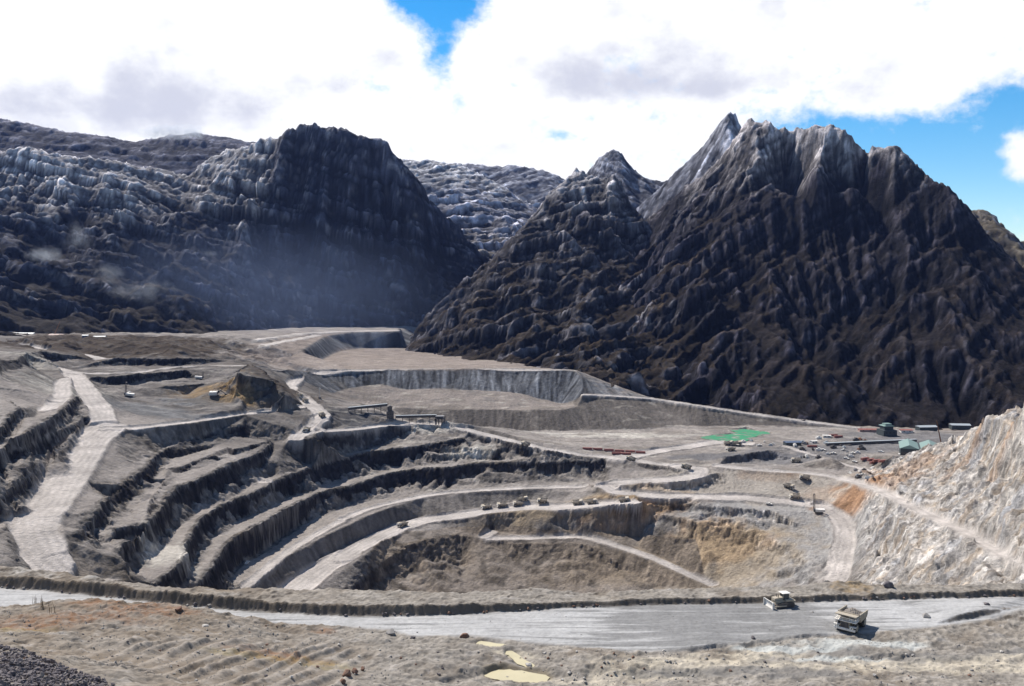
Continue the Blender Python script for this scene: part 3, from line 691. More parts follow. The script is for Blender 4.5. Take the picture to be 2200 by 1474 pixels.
# ground either side
def side(name, xa, xb):
    zs, ks, ts, ds, ls = PT.raster(xa, 262, 6.0, int((xb - xa) / 6) + 1, 212)
    ax = xa + np.arange(zs.shape[1]) * 6.0; ay = 262 + np.arange(212) * 6.0
    XX, YY = np.meshgrid(ax, ay); zs = zs + 3 * fbm(XX / 40, YY / 40, 4, 3)
    zs[(XX > -815) & (XX < 815)] -= 2
    CC = np.ones(XX.shape + (3,)) * np.array(TALUS) * (1 + .3 * fbm(XX / 30, YY / 30, 4, 5))[..., None]
    grid_mesh(name, ax, ay, zs.astype(np.float32), CC, M_pit)
side('terrain', -1390, -814); side('terrain', 814, 1390)
print('pit done', time.time() - T0)

# ================================================================== FOREGROUND: bench road, berm and rubble slope
FG = Survey()
G = lambda fr, s, k=1.0: FG.add(line(fr, s), k)
BERM = [(-200, 1225, 1250), (0, 1234, 1262), (118, 1242, 1271), (269, 1257, 1287), (404, 1274, 1302), (505, 1283, 1311), (639, 1293, 1319), (740, 1298, 1324), (900, 1298, 1323), (991, 1297, 1320), (1136, 1295, 1313), (1209, 1292, 1306),
        (1391, 1285, 1300), (1500, 1283, 1298), (1655, 1280, 1296), (1800, 1277, 1292), (1945, 1272, 1288), (2200, 1265, 1282), (2400, 1260, 1277)]
bc_, bf_, bb_ = [], [], []
for u, vc, vf in BERM:
    df = F * 88 / (vf - 620); k_ = (F * 88 / (vc - 620) - df) / (0.55 + F / (vc - 620))
    bf_.append(P(u, vf, 88)); c_ = P(u, vc, 88 - k_); bc_.append(c_); bb_.append((c_[0] * (1 + .8 / c_[1]), c_[1] + .8, c_[2] + .05))
    bb_[-1] = (bb_[-1][0], bb_[-1][1], c_[2] - .1)
FG.add(bf_); FG.add(bc_); FG.add([(p[0] * (1 + 4.2 / p[1]), p[1] + 4.2, -88.2) for p in bc_])
BERMC = bc_
G('S', '-200,1204,88 0,1214,88 60,1219,87.5 150,1234,88 250,1248,88.3 330,1258,88.5 420,1262,88.5 500,1265,88.5 700,1266,88.5 850,1268,88.5 1000,1274,88.5 1080,1268,87.6 1150,1263,87 1200,1268,87.8 1250,1272,88.5 1400,1266,88.5 1600,1260,88.5 1700,1260,88 1800,1248,86.5 1850,1250,87 1900,1256,88 2050,1256,88 2200,1252,88 2400,1245,88')
G('W', '-400,300,130 -200,305,130 0,300,128 200,300,130 400,300,125')
G('W', '-400,320,150 -200,325,150 0,320,148 200,320,150 400,320,145')
# near edge of the road
G('S', '-200,1320,84 0,1306,83.5 57,1301,83 118,1293,82.5 202,1289,82 269,1294,82.5 370,1298,83 420,1305,83.5 521,1325,85 589,1337,86.5 700,1343,87.5 755,1346,88 845,1357,87.8 889,1371,87.6 1002,1368,87.6 1155,1383,87.8 1354,1399,88 1449,1401,88')
G('S', '-200,1325,88 0,1312,88 118,1300,88 202,1296,88 269,1300,88 370,1305,88 420,1312,88 521,1332,88 589,1342,88 700,1346,88')
G('S', '1454,1400,88 1527,1391,88 1618,1380,88 1727,1369,88 1800,1363,88 1836,1361,88')
G('S', '1454,1396,87.7 1527,1384,87.2 1618,1373,87.1 1727,1363,87.3 1800,1360,87.8')
G('S', '1454,1405,88 1527,1398,88 1618,1387,88 1727,1376,88')
G('S', '1836,1361,88 2014,1340,88 2090,1330,88 2200,1318,88 2400,1300,88')
G('S', '2014,1338,87.8 2060,1320,86.7 2120,1308,86 2200,1300,85.5 2400,1285,85.5')
G('S', '2014,1344,88 2090,1340,87.8 2200,1335,87.5')
G('S', '1900,1400,87 2030,1408,87 2100,1404,86.5 2200,1400,86.5 2400,1395,86')
G('S', '1900,1412,88 2030,1414,88 2200,1410,88')
# left hill
G('S', '-200,1400,72 0,1385,72 100,1400,72.5 200,1420,73 300,1440,73.5 420,1474,74')
G('S', '-100,1345,78 100,1340,78.5 250,1330,80 400,1345,81 500,1370,82 560,1400,82 640,1440,82 700,1474,81')
G('S', '620,1370,86.5 720,1400,86 800,1440,85.5 860,1474,85')
G('S', '900,1400,86 1000,1385,86.5 1100,1400,87 1050,1430,87 960,1440,86')
G('S', '900,1474,86.5 1040,1452,88 1120,1436,88 1250,1462,88 1300,1474,88')
G('S', '1240,1430,86.5 1300,1410,86 1400,1420,87 1500,1440,87 1550,1474,86')
G('S', '1350,1474,88 1500,1450,88 1700,1415,88 1800,1425,87.5')
G('S', '1560,1425,87 1700,1450,85.5 1900,1460,85.5 2100,1455,86')
G('W', '-300,100,40 -120,100,45 0,100,62 150,100,68 300,100,68', 1)
G('W', '-160,150,62 -80,150,64 0,150,78 80,150,82 200,150,82', 1)
FG.build()
fs = 0.4; fx0, fy0 = -190, 96
fnx, fny = int(380 / fs) + 1, int(220 / fs) + 1
fz, fk, _, _, fsl = FG.raster(fx0, fy0, fs, fnx, fny)
fxs = fx0 + np.arange(fnx) * fs; fys = fy0 + np.arange(fny) * fs
XF, YF = np.meshgrid(fxs, fys)
wa = 1 - .6 * sstep(226, 232, YF); wx = wa * (1.1 * fbm(XF / 7, YF / 7, 3, 101) + 0.4 * perlin(XF / 1.3, YF / 1.3, 102)); wy = wa * (.7 * fbm(XF / 11, YF / 11, 2, 103) + 0.45 * perlin(XF / 1.3, YF / 1.3, 104))
ZF = bil(fz, (XF + wx - fx0) / fs, (YF + wy - fy0) / fs)
roadpoly = [P(u, v, 88)[:2] for u, v in ((-250, 1255), (0, 1262), (118, 1271), (269, 1287), (404, 1302), (505, 1311), (639, 1319), (740, 1324), (900, 1323), (991, 1320), (1136, 1313), (1209, 1305), (1391, 1299), (1655, 1295), (1800, 1292), (1945, 1288), (2200, 1282), (2400, 1277),
             (2400, 1310), (2200, 1324), (2014, 1346), (1836, 1362), (1727, 1370), (1618, 1382), (1527, 1393), (1449, 1401), (1354, 1399), (1155, 1383), (1002, 1368), (889, 1371), (845, 1357), (755, 1347), (700, 1346), (589, 1342), (521, 1332), (420, 1312), (269, 1300), (118, 1300), (-250, 1328))]
rm = polymask(XF, YF, roadpoly); rmb = blur(rm, 2, 1)
tex = fbm(XF / 5, YF / 5, 4, 111); fine = fbm(XF / 1.3, YF / 1.3, 3, 112)
# tracks of the machines pressed into the slope
ang = math.atan2(25, 5.6); sx = -math.sin(ang) * XF + math.cos(ang) * YF
tracks = np.sin(sx * 2 * math.pi / 3.9 + 4.0 * perlin(XF / 14, YF / 26, 113))
hillm = 1 - sstep(-62, -28, XF + 0.2 * (YF - 200)); trm = ell(XF, YF, [(480, 1430, 78, 24, 22), (640, 1430, 83, 16, 20), (330, 1450, 75, 16, 12)], .3, 118, 10)
ZF = ZF + (1 - rmb) * (1 - .75 * trm) * (0.60 * tex + 0.30 * fine + .16 * fbm(XF / .85, YF / .85, 2, 146) + .9 * (ridged(XF / 8, YF / 6, 4, 147, .6) - .5) * (YF < 236) + 0.55 * hillm * (ridged(XF / 13 + YF / 20, YF / 9, 3, 117) - 0.5) * 2.2) + rmb * (0.10 * tex + 0.04 * fine + .10 * fbm(XF / 40, (YF - .05 * XF) / .55, 3, 144))
ZF = ZF + trm * 0.55 * np.clip(tracks, -0.35, .9) * (.4 + sstep(-.3, .3, perlin(XF / 9, YF / 14, 155))) * (1 + .8 * fbm(XF / 3, YF / 3, 3, 149))
rimm = np.zeros_like(XF)
for q_, pl_ in enumerate([[(1040, 1450), (1075, 1438), (1120, 1441), (1180, 1452), (1165, 1466), (1110, 1468), (1060, 1458)]]):
    rimm = np.maximum(rimm, blur(polymask(XF, YF, [P(u, v, 88)[:2] for u, v in pl_]), 5, 2))
berm = (1 - rmb) * sstep(225, 232, YF) 
ZF = ZF + berm * (.45 * fbm(XF / 7, YF / 7, 3, 119) + .22 * fbm(XF / 1.6, YF / 1.6, 3, 120))
gyF, gxF = np.gradient(ZF, fs); slF = np.hypot(gxF, gyF)
CF = np.ones(XF.shape + (3,)) * np.array((0.235, 0.215, 0.19)) * (1 + 0.45 * tex + 0.55 * fine + .35 * fbm(XF / .9, YF / .9, 2, 141))[..., None]
n3 = fbm(XF / 18, YF / 18, 4, 121)
CF = mixc_(CF, sstep(0.0, .5, n3) * .6, (0.15, 0.12, 0.09))
CF = mixc_(CF, hillm * .55 * (.4 + .6 * sstep(-.3, .3, n3)), (0.185, 0.145, 0.105))
n4 = fbm(XF / 6, YF / 3, 5, 142, .6)
CF = mixc_(CF, sstep(.1, .45, n4) * .55, (0.38, 0.355, 0.33)); CF = mixc_(CF, sstep(.1, .45, -n4) * .5, (0.12, 0.105, 0.09))
CF = mixc_(CF, trm * sstep(.1, .9, -tracks) * .6, (0.15, 0.125, 0.10)); CF = mixc_(CF, trm * sstep(.2, .9, tracks) * .4, (0.36, 0.32, 0.28))
brk = (.35 + .65 * sstep(-.25, .3, fbm(XF / 2.2, YF / 2.2, 4, 143, .65)))
rust = ell(XF, YF, [(240, 1300, 82.5, 11, 5), (320, 1310, 82, 12, 6), (180, 1330, 80, 16, 5), (60, 1345, 78, 12, 5), (30, 1350, 78, 10, 7), (690, 1345, 86, 3, 2), (590, 1415, 83, 10, 4)], .5, 122, 6)
CF = mixc_(CF, rust * .75 * brk, (0.21, 0.105, 0.05))
yel = ell(XF, YF, [(30, 1360, 77, 9, 2.5), (530, 1420, 82, 9, 3), (680, 1430, 84, 7, 3)], .5, 123, 6)
CF = mixc_(CF, yel * .45 * brk, (0.27, 0.22, 0.09))
sand = ell(XF, YF, [(1500, 1435, 88, 22, 5), (1620, 1410, 88, 12, 2.5), (2000, 1430, 87, 30, 5), (1350, 1455, 88, 10, 3), (1250, 1470, 88, 8, 2), (2160, 1440, 87, 12, 5), (1100, 1400, 87, 5, 2)], .4, 124, 7)
CF = mixc_(CF, sand * .8 * brk, (0.50, 0.45, 0.36))
dk = ell(XF, YF, [(1800, 1395, 87, 7, 3), (2000, 1408, 87, 14, 3.0), (2180, 1390, 86.5, 8, 3), (1450, 1440, 87, 10, 2), (1600, 1440, 86.5, 14, 3), (1730, 1450, 86, 10, 3)], .4, 125, 6)
CF = mixc_(CF, dk * .7, (0.16, 0.155, 0.15))
tealc = ell(XF, YF, [(1850, 1385, 88, 16, 3), (1700, 1395, 88, 14, 2), (1800, 1420, 88, 10, 1.5)], .4, 126, 6)
CF = mixc_(CF, tealc * .6, (0.50, 0.53, 0.52))
ledge = sstep(262, 266, YF)
CF = mixc_(CF, ledge * .5 * sstep(-.2, .3, n4), (0.42, 0.41, 0.39))
bc = ell(XF, YF, [(1840, 1252, 86, 6, 3)], .4, 127, 4); CF = mixc_(CF, bc * .6 * brk, (0.33, 0.23, 0.11))
CF = mixc_(CF, sstep(.02, .3, rimm) * .7, (0.17, 0.14, 0.09))
# road surface with damp stripes and tyre tracks
rc = np.ones(XF.shape + (3,)) * np.array((0.37, 0.37, 0.37))
strp = fbm(XF / 26, YF / 2.2, 4, 131); wet = sstep(-0.05, .35, strp + 0.6 * sstep(5, 45, XF) * (1 - sstep(75, 95, XF)) - 0.1)
rc = mixc_(rc, wet * .8, (0.17, 0.17, 0.17)); rut = fbm(XF / 40, (YF - .05 * XF) / .55, 3, 144); rc *= (1 + 0.16 * fine + .14 * tex + .34 * rut + .15 * fbm(XF / 1.0, YF / 1.0, 2, 145))[..., None]
CF = CF * (1 - rmb[..., None]) + rc * rmb[..., None]
bermc = sstep(0.35, 0.8, slF) * sstep(222, 230, YF)
CF = mixc_(CF, bermc * .8, (0.11, 0.09, 0.07))
# puddle hollows
def water_obj(name, poly, z, colr, kind='structure', rough=0.12, jit=0.35):
    bm = bmesh.new(); vs_ = []
    n = len(poly); r6 = random.Random(n)
    for i in range(n):          # soften the outline
        p0, p1, p2, p3 = [Vector(poly[(i + q - 1) % n][:2]) for q in range(4)]
        for t in (0, .25, .5, .75):
            q = 0.5 * ((2 * p1) + (-p0 + p2) * t + (2 * p0 - 5 * p1 + 4 * p2 - p3) * t * t + (-p0 + 3 * p1 - 3 * p2 + p3) * t ** 3)
            vs_.append(bm.verts.new((q.x + r6.uniform(-1, 1) * jit, q.y + r6.uniform(-1, 1) * jit, z)))
    bm.faces.new(vs_); bmesh.ops.triangulate(bm, faces=bm.faces[:])
    me = bpy.data.meshes.new(name); bm.to_mesh(me); bm.free()
    m = bpy.data.materials.new(name + '_surface'); m.use_nodes = True; t = m.node_tree; b = t.nodes['Principled BSDF']
    b.inputs['Roughness'].default_value = rough; b.inputs['Specular IOR Level'].default_value = 0.2
    co = N(t, 'ShaderNodeTexCoord'); nn = N(t, 'ShaderNodeTexNoise'); t.links.new(co.outputs['Object'], nn.inputs['Vector']); nn.inputs['Scale'].default_value = 0.15; nn.inputs['Detail'].default_value = 4
    mx = N(t, 'ShaderNodeMix', data_type='RGBA'); t.links.new(nn.outputs['Fac'], mx.inputs[0]); mx.inputs[6].default_value = tuple(c * .75 for c in colr) + (1,); mx.inputs[7].default_value = tuple(min(1, c * 1.2) for c in colr) + (1,)
    t.links.new(mx.outputs[2], b.inputs['Base Color'])
    me.materials.append(m); o = bpy.data.objects.new(name, me); col.objects.link(o); o['kind'] = kind
    return o
PUD = [[(1040, 1450), (1075, 1438), (1120, 1441), (1180, 1452), (1165, 1466), (1110, 1468), (1060, 1458)],
       [(1020, 1382), (1040, 1377), (1090, 1386), (1060, 1390)],
       [(1085, 1400), (1100, 1398), (1125, 1415), (1150, 1432), (1120, 1430), (1095, 1412)]]
for q, pl in enumerate(PUD):
    pts = [P(u, v, 88.0)[:2] for u, v in pl]; m = blur(polymask(XF, YF, pts), 2, 2)
    ZF = ZF * (1 - sstep(0, .35, m)) + sstep(0, .35, m) * np.minimum(-88.25, ZF)
    water_obj('water', [(p[0], p[1]) for p in pts], -88.05, (0.50, 0.45, 0.30), rough=0.45)
fm = (rm[:-1, :-1] > .5) & (rm[1:, 1:] > .5)
grid_mesh('foreground_ground', fxs, fys, ZF.astype(np.float32), CF, M_fore, [('road', fm, 'structure')])
FGG = (fxs, fys, ZF)
water_obj('water', GREEN, -199.3, (0.07, 0.30, 0.16), rough=0.35, jit=1.5)
print('foreground done', time.time() - T0)

# ================================================================== MOUNTAINS
JAG = .5
SPECK = (0.13, 0.125, 0.135)
def mountain(name, lines, x0, x1, y0, y1, step, amp, seed, base, grass, lightrock, dip=(0.5, 0.3), lmask=None, fac=1.0, jag=.35, calm=None, hole=-520, kscale=1.0):
    SV = Survey()
    for k, s in lines:
        pl = dline(s); SV.add(pl, k)
        if k == .3:                                   # foot: the rock goes on down under the valley fill
            SV.add([(p[0] * (1 - 45 / p[1]), p[1] - 45, p[2] - 45) for p in pl], 0.3)
            SV.add([(p[0] * (1 - 160 / p[1]), p[1] - 160, p[2] - 230) for p in pl], 0.3)
    xs_ = np.array([p[0] for p in SV.v]); ys_ = np.array([p[1] for p in SV.v])
    for (a, b) in ((x0 - 400, y0 - 300), (x1 + 400, y0 - 300), (x1 + 400, y1 + 400), (x0 - 400, y1 + 400)): SV.pt((a, b, hole), 1)
    for q in range(9):
        SV.pt((x0 + (x1 - x0) * q / 8, y1 + 300, hole), 1)
    SV.build()
    nx_, ny_ = int((x1 - x0) / step) + 1, int((y1 - y0) / step) + 1
    z, k, _, _, sl = SV.raster(x0, y0, step, nx_, ny_)
    gx_ = x0 + np.arange(nx_) * step; gy_ = y0 + np.arange(ny_) * step; X, Y = np.meshgrid(gx_, gy_)
    z = blur(z, 2, 1) * (1 - 0) ; k = blur(k, 2, 1)
    wx = 24 * fbm(X / 130, Y / 130, 3, seed) + 4 * fbm(X / 30, Y / 30, 3, seed + 1); wy = 24 * fbm(X / 130, Y / 130, 3, seed + 2) + 4 * fbm(X / 30, Y / 30, 3, seed + 3)
    kk = np.clip(k, 0, 1)
    z = bil(z, (X + wx * kk - x0) / step, (Y + wy * kk - y0) / step)
    A = amp * (0.12 + 0.88 * kk)
    z = z + A * (ridged(X / (190 * kscale), Y / (190 * kscale), 3, seed + 5, 0.40) - 0.55) * 0.9 + A * 0.5 * fbm(X / 240, Y / 240, 3, seed + 6)
    S1, L1 = streaks(z, step, 22, 5, seed, 16.0, 1.0)
    z = z + (S1 * 0.11) * A * sstep(0.3, 1.1, L1)
    S2, L2 = streaks(z, step, 9, 2, seed + 9, 5.0, 1.0)
    # bedding: ledges cut where tilted strata meet the slope
    q = z + dip[0] * X + dip[1] * Y + 34 * fbm(X / 260, Y / 260, 2, seed + 13) + 6 * fbm(X / 40, Y / 40, 3, seed + 14)
    per = 26.0; ph = (q / per) % 1.0; led = np.where(ph < .7, ph / .7 * .35, .35 + (ph - .7) / .3 * .65) - ph
    per2 = 71.0; ph2 = (q / per2) % 1.0; led2 = np.where(ph2 < .75, ph2 / .75 * .4, .4 + (ph2 - .75) / .25 * .6) - ph2
    lm = .35 + .65 * sstep(-.3, .2, fbm(X / 120, Y / 120, 3, seed + 15))
    cm = 1 if calm is None else calm(X, Y, z)
    z = z + cm * (led * per * 1.5 + led2 * per2 * .9) * lm * (0.25 + .75 * kk) + (S2 * 0.03) * A * sstep(0.3, 1.0, L2)
    z = z + cm * (1.5 + 0.015 * A) * (ridged(X / 38, Y / 38, 3, seed + 8, .6) - 0.5) + step * 0.5 * fbm(X / (step * 3), Y / (step * 3), 2, seed + 12)
    z = z + 1.8 * (ridged(X / 14, Y / 14, 3, seed + 40, .6) - .5) * (.35 + .65 * kk) + (1 - np.clip(kk * 1.6, 0, 1)) * jag * (np.maximum(ridged(X / 34, Y / 34, 3, seed + 41, .6) - .45, 0) * 60 - 8)
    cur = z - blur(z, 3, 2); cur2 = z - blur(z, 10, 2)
    gy2, gx2 = np.gradient(z, step); slope = np.hypot(gx2, gy2)
    slb = blur(slope, 3, 1)
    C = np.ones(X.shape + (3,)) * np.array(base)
    n = fbm(X / 90, Y / 90, 5, seed + 20); n2 = fbm(X / 18, Y / 18, 4, seed + 21)
    sb = perlin(q / 17.0, X * 0 + .5, seed + 30) + .7 * perlin(q / 6.0, X * 0 + .5, seed + 31)
    C *= np.clip(1 + 0.9 * sb, .3, 2.4)[..., None]
    if lightrock is not None:
        c, lo, hi = lightrock; lw = 1.0 if lmask is None else lmask(X, Y, z)
        C = mixc_(C, sstep(lo, hi, z + 120 * n + 40 * n2) * lw, c)
    zs_ = blur(z, 2, 1); gy3, gx3 = np.gradient(zs_, step); ln = np.sqrt(gx3 ** 2 + gy3 ** 2 + 1); Nv = np.stack([-gx3 / ln, -gy3 / ln, 1 / ln], -1)
    pp = np.stack([X, Y, z], -1).reshape(-1, 3); pp = pp + 5 * np.stack([perlin(X / 20, Y / 20, 1).ravel(), perlin(X / 20, Y / 20, 2).ravel(), perlin(X / 20, Y / 20, 3).ravel()], -1)
    o1, t1 = facets(pp, 95 * kscale ** .5, seed + 50, (dip[0] * 1.3, dip[1], 1), 2.6); o2, t2_ = facets(pp, 27, seed + 60, (dip[0] * 1.3, dip[1], 1), 2.0)
    o3, t3 = facets(pp, 10.5, seed + 70, (dip[0] * 1.3, dip[1], 1), .8) if step < 5 else (0 * o2, t2_)
    off = ((o1 * .10 + o2 * .07 + o3 * .15).reshape(X.shape)) * (.45 + .55 * kk) * fac * (1 if calm is None else calm(X, Y, z))
    Dv = Nv * off[..., None]
    tone = (np.exp(.5 * (t1 - .5) + .8 * (t2_ - .5) + .8 * (t3 - .5))).reshape(X.shape)
    C *= tone[..., None]
    spk = ((t2_ > .86) | ((t3 > .84) & (t1 > .3))).reshape(X.shape) * sstep(-.25, .25, n)
    if calm is not None: spk = spk * (2 * calm(X, Y, z) - 1) ** 2
    C = mixc_(C, spk * .7, SPECK)
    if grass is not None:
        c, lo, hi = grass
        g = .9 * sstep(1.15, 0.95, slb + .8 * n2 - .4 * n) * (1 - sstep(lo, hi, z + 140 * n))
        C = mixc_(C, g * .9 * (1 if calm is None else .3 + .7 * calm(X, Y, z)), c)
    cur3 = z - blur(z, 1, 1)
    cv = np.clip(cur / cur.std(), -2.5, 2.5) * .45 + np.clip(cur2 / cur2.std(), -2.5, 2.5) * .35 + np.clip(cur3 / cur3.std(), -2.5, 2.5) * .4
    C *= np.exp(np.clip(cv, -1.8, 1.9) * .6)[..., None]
    C *= np.clip(1 + 0.22 * S2 * sstep(.3, .9, L2) + 0.5 * n2 + 0.25 * n, .35, 2.2)[..., None]
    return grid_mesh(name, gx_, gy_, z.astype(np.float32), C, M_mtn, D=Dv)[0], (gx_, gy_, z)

GRASS = (0.024, 0.016, 0.0075)  # brown grass, toned down for the cloud shade on the right massif
# right massif with the pointed crest
ME = [
 (.10, '1330,520,2150 1400,462,2150 1440,425,2180 1500,378,2130 1560,318,2080 1590,275,2060 1612,255,2050 1630,262,2040 1648,254,2030 1668,270,2020 1697,292,2000 1712,284,1990 1742,264,1980 1770,262,1960 1800,268,1950 1826,284,1930 1858,325,1920 1872,312,1900 1886,309,1895 1900,312,1890 1917,301,1880 1935,312,1865 1990,370,1830 2012,388,1810 2036,402,1790 2078,462,1760 2105,508,1730 2150,545,1700 2200,590,1660 2300,640,1620'),
 (.3, '840,752,1900 900,765,1750 960,772,1680 1100,792,1520 1240,815,1400 1300,860,1330 1400,870,1322 1500,885,1296 1600,905,1285 1740,925,1272 1840,940,1262 1950,950,1265 2100,950,1270 2300,940,1250'),
 (1, '1330,600,1900 1400,560,1850 1450,540,1830 1500,560,1760 1560,600,1700 1640,640,1640'),
 (1, '1420,520,2000 1500,470,1950 1560,420,1930 1610,400,1915'),
 (1, '1480,690,1590 1580,720,1500 1680,760,1430 1740,820,1360'),
 (.5, '1655,275,2005 1625,340,1950 1570,430,1880'), (.5, '1700,304,1992 1702,360,1990 1685,440,1945'), (.5, '1770,278,1950 1752,350,1885 1735,420,1840'), (.5, '1858,334,1915 1852,400,1915 1835,470,1870'), (.5, '1917,312,1868 1915,370,1825'),
 (1, '1795,420,1850 1760,500,1790 1720,600,1720 1700,700,1600 1720,800,1440'),
 (1, '1900,420,1830 1930,540,1720 1960,680,1560 1990,800,1420'),
 (1, '2060,520,1720 2100,640,1580 2130,760,1450 2150,860,1350'),
 (1, '1850,560,1740 1840,700,1620 1850,820,1440'),
 (1, '1250,620,1900 1300,680,1760 1400,740,1600 1480,800,1430 1560,850,1340'),
 (.5, '1300,560,2600 1400,520,2700 1550,420,2500 1700,420,2400 1900,430,2300 2100,560,2100 2300,680,1950'),
]
mountain('mountain', ME, -60, 1100, 1180, 2350, 3.2, 62, 300, (0.014, 0.013, 0.017), (GRASS, 60, 260), ((0.16, 0.15, 0.155), 190, 320), (-0.75, 0.25), calm=lambda X, Y, z: 1 - .7 * sstep(260, 560, X - .35 * z))  # rock and grass colours darkened in place of cloud shade on this flank
# low hummocky spur in front of it
MD = [
 (.15, '865,742,2000 900,700,1960 930,640,1950 975,610,1960 1010,590,1980 1060,560,1990 1100,510,2050 1140,470,2100 1180,420,2180 1215,378,2230 1240,356,2250 1262,362,2250 1280,378,2240 1300,382,2220 1320,372,2210 1336,392,2200 1350,430,2180 1375,450,2150 1400,480,2120 1420,530,2100 1440,560,2080'),
 (.3, '850,762,1880 900,775,1740 960,782,1660 1100,802,1500 1240,825,1385 1300,875,1315 1400,885,1308'),
 (1, '960,680,1860 1050,640,1850 1120,610,1830 1200,600,1830 1270,620,1800'),
 (1, '1080,560,1990 1150,530,1980 1220,520,1990 1300,530,1990'),
 (1, '1180,450,2120 1240,440,2120 1300,450,2100 1370,500,2060'),
 (1, '1000,730,1740 1100,720,1660 1200,740,1580 1300,770,1480 1350,810,1400'),
 (1, '1080,780,1590 1160,790,1480 1260,810,1410'),
 (.5, '1000,640,2500 1150,560,2600 1250,500,2700 1400,560,2500'),
]
mountain('mountain', MD, -300, 480, 1240, 2450, 3.2, 46, 340, (0.035, 0.033, 0.037), (GRASS, 0, 160), ((0.26, 0.25, 0.26), 150, 300), (-0.3, 0.2), kscale=.7)
# spire far behind
mountain('mountain', [
 (.08, '1340,470,2700 1390,445,2750 1430,425,2780 1468,372,2760 1490,335,2740 1510,310,2720 1535,272,2700 1552,240,2690 1566,232,2690 1574,228,2690 1584,240,2690 1592,262,2690 1600,300,2690 1640,420,2650'),
 (.6, '1340,600,2400 1400,560,2400 1500,500,2380 1600,480,2380 1700,560,2380'),
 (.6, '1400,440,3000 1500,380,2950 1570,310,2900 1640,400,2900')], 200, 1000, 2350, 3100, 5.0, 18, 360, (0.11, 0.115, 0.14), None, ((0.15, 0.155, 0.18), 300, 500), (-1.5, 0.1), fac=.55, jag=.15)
mountain('mountain', [
 (.08, '1195,450,3300 1230,412,3320 1262,385,3320 1280,350,3310 1296,326,3300 1312,322,3300 1326,319,3300 1338,332,3300 1350,348,3300 1372,366,3300 1392,382,3300 1430,388,3310 1450,392,3320 1500,440,3320'),
 (.6, '1150,560,2900 1250,520,2900 1330,500,2900 1420,480,2900 1500,520,2900'),
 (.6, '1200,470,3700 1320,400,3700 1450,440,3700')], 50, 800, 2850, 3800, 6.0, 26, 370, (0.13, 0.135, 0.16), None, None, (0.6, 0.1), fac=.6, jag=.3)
# left massif with the dark wall
MA = [
 (.12, '-150,330,2350 0,318,2350 60,312,2350 130,330,2330 200,357,2320 290,378,2310 330,392,2350 400,372,2420 450,336,2450 480,322,2450 530,310,2400 575,290,2380 605,282,2360 611,252,2350 626,246,2345 640,258,2340 660,256,2335 680,254,2330 705,264,2325 740,275,2320 768,292,2315 790,286,2310 808,284,2310 828,292,2300 850,325,2300 875,355,2310 895,385,2320 930,430,2400 1000,500,2450 1060,560,2450'),
 (.3, '-150,740,1480 0,735,1480 120,732,1500 270,735,1650 390,752,1500 450,745,1700 520,740,1850 600,728,1980 700,722,2060 860,718,2060 900,740,2000'),
 (1, '580,330,2330 590,420,2260 575,520,2180 590,620,2090'),
 (1, '640,420,2290 680,520,2210 700,620,2140'),
 (1, '820,400,2290 850,500,2250 860,600,2180'),
 (1, '950,520,2380 920,620,2230 890,690,2130'),
 (1, '0,360,2300 100,350,2300 200,395,2260 300,430,2220 400,430,2240 480,400,2280 540,400,2300'),
 (1, '0,420,2230 120,430,2180 240,480,2120 340,520,2080 430,500,2120 520,520,2140'),
 (1, '0,500,2000 100,540,1960 200,560,1940 320,600,1900 450,600,1960 540,620,2000'),
 (1, '0,620,1700 120,640,1700 260,660,1740 400,680,1800 500,690,1900'),
 (.5, '-150,420,2900 100,430,2900 400,460,2900 620,400,2750 800,400,2700 950,520,2750'),
]
mountain('mountain', MA, -1500, 0, 1400, 2650, 3.8, 58, 400, (0.024, 0.026, 0.036), ((0.026, 0.02, 0.012), 0, 120), ((0.30, 0.29, 0.30), 130, 290), (0.25, 0.3), fac=.75, lmask=lambda X, Y, z: sstep(-570, -660, X + 60 * perlin(X / 90, Y / 90, 5)))  # sunlit shoulder painted lighter, shaded wall kept dark in the rock colour
# back ridges
mountain('mountain', [
 (.1, '-150,225,3300 0,253,3300 60,262,3300 120,276,3300 165,283,3300 220,290,3300 260,296,3300 290,300,3300 340,292,3300 390,284,3300 440,284,3300 480,292,3300 520,296,3300 560,298,3310 640,304,3320 800,330,3350'),
 (.6, '-150,420,2900 100,430,2850 300,450,2850 450,450,2850 640,430,2850 800,440,2900'),
 (.6, '-150,330,3050 100,350,3050 300,370,3050 450,370,3050 640,350,3050'),
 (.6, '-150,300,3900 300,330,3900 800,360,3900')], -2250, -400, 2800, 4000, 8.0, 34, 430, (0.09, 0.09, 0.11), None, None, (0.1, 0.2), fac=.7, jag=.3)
mountain('mountain', [
 (.1, '780,330,3500 860,336,3500 900,341,3500 960,348,3500 1000,356,3450 1030,372,3400 1080,400,3350 1120,430,3300 1180,480,3250'),
 (1, '800,440,3000 900,430,3000 1000,440,2950 1080,470,2900 1140,510,2850'),
 (1, '850,540,2600 950,560,2550 1050,560,2500 1120,580,2500'),
 (.6, '850,640,2300 950,640,2300 1050,640,2300'),
 (.6, '780,380,4000 1000,420,4000 1200,480,3900')], -700, 300, 2250, 4000, 7.0, 46, 450, (0.17, 0.17, 0.195), ((0.08, 0.065, 0.04), 100, 250), ((0.34, 0.34, 0.36), 300, 430), (-0.3, 0.3))
mountain('mountain', [
 (.1, '940,360,4600 1000,352,4600 1030,348,4600 1060,358,4600 1100,352,4600 1140,360,4600 1175,366,4600 1200,376,4600 1230,396,4600 1290,420,4600 1420,440,4600'),
 (.8, '940,480,3900 1100,500,3900 1200,520,3900 1400,520,3900'),
 (.6, '940,400,5300 1200,420,5300 1400,460,5300')], -500, 900, 3800, 5400, 12.0, 44, 470, (0.15, 0.155, 0.18), None, None, (-0.4, 0.1))
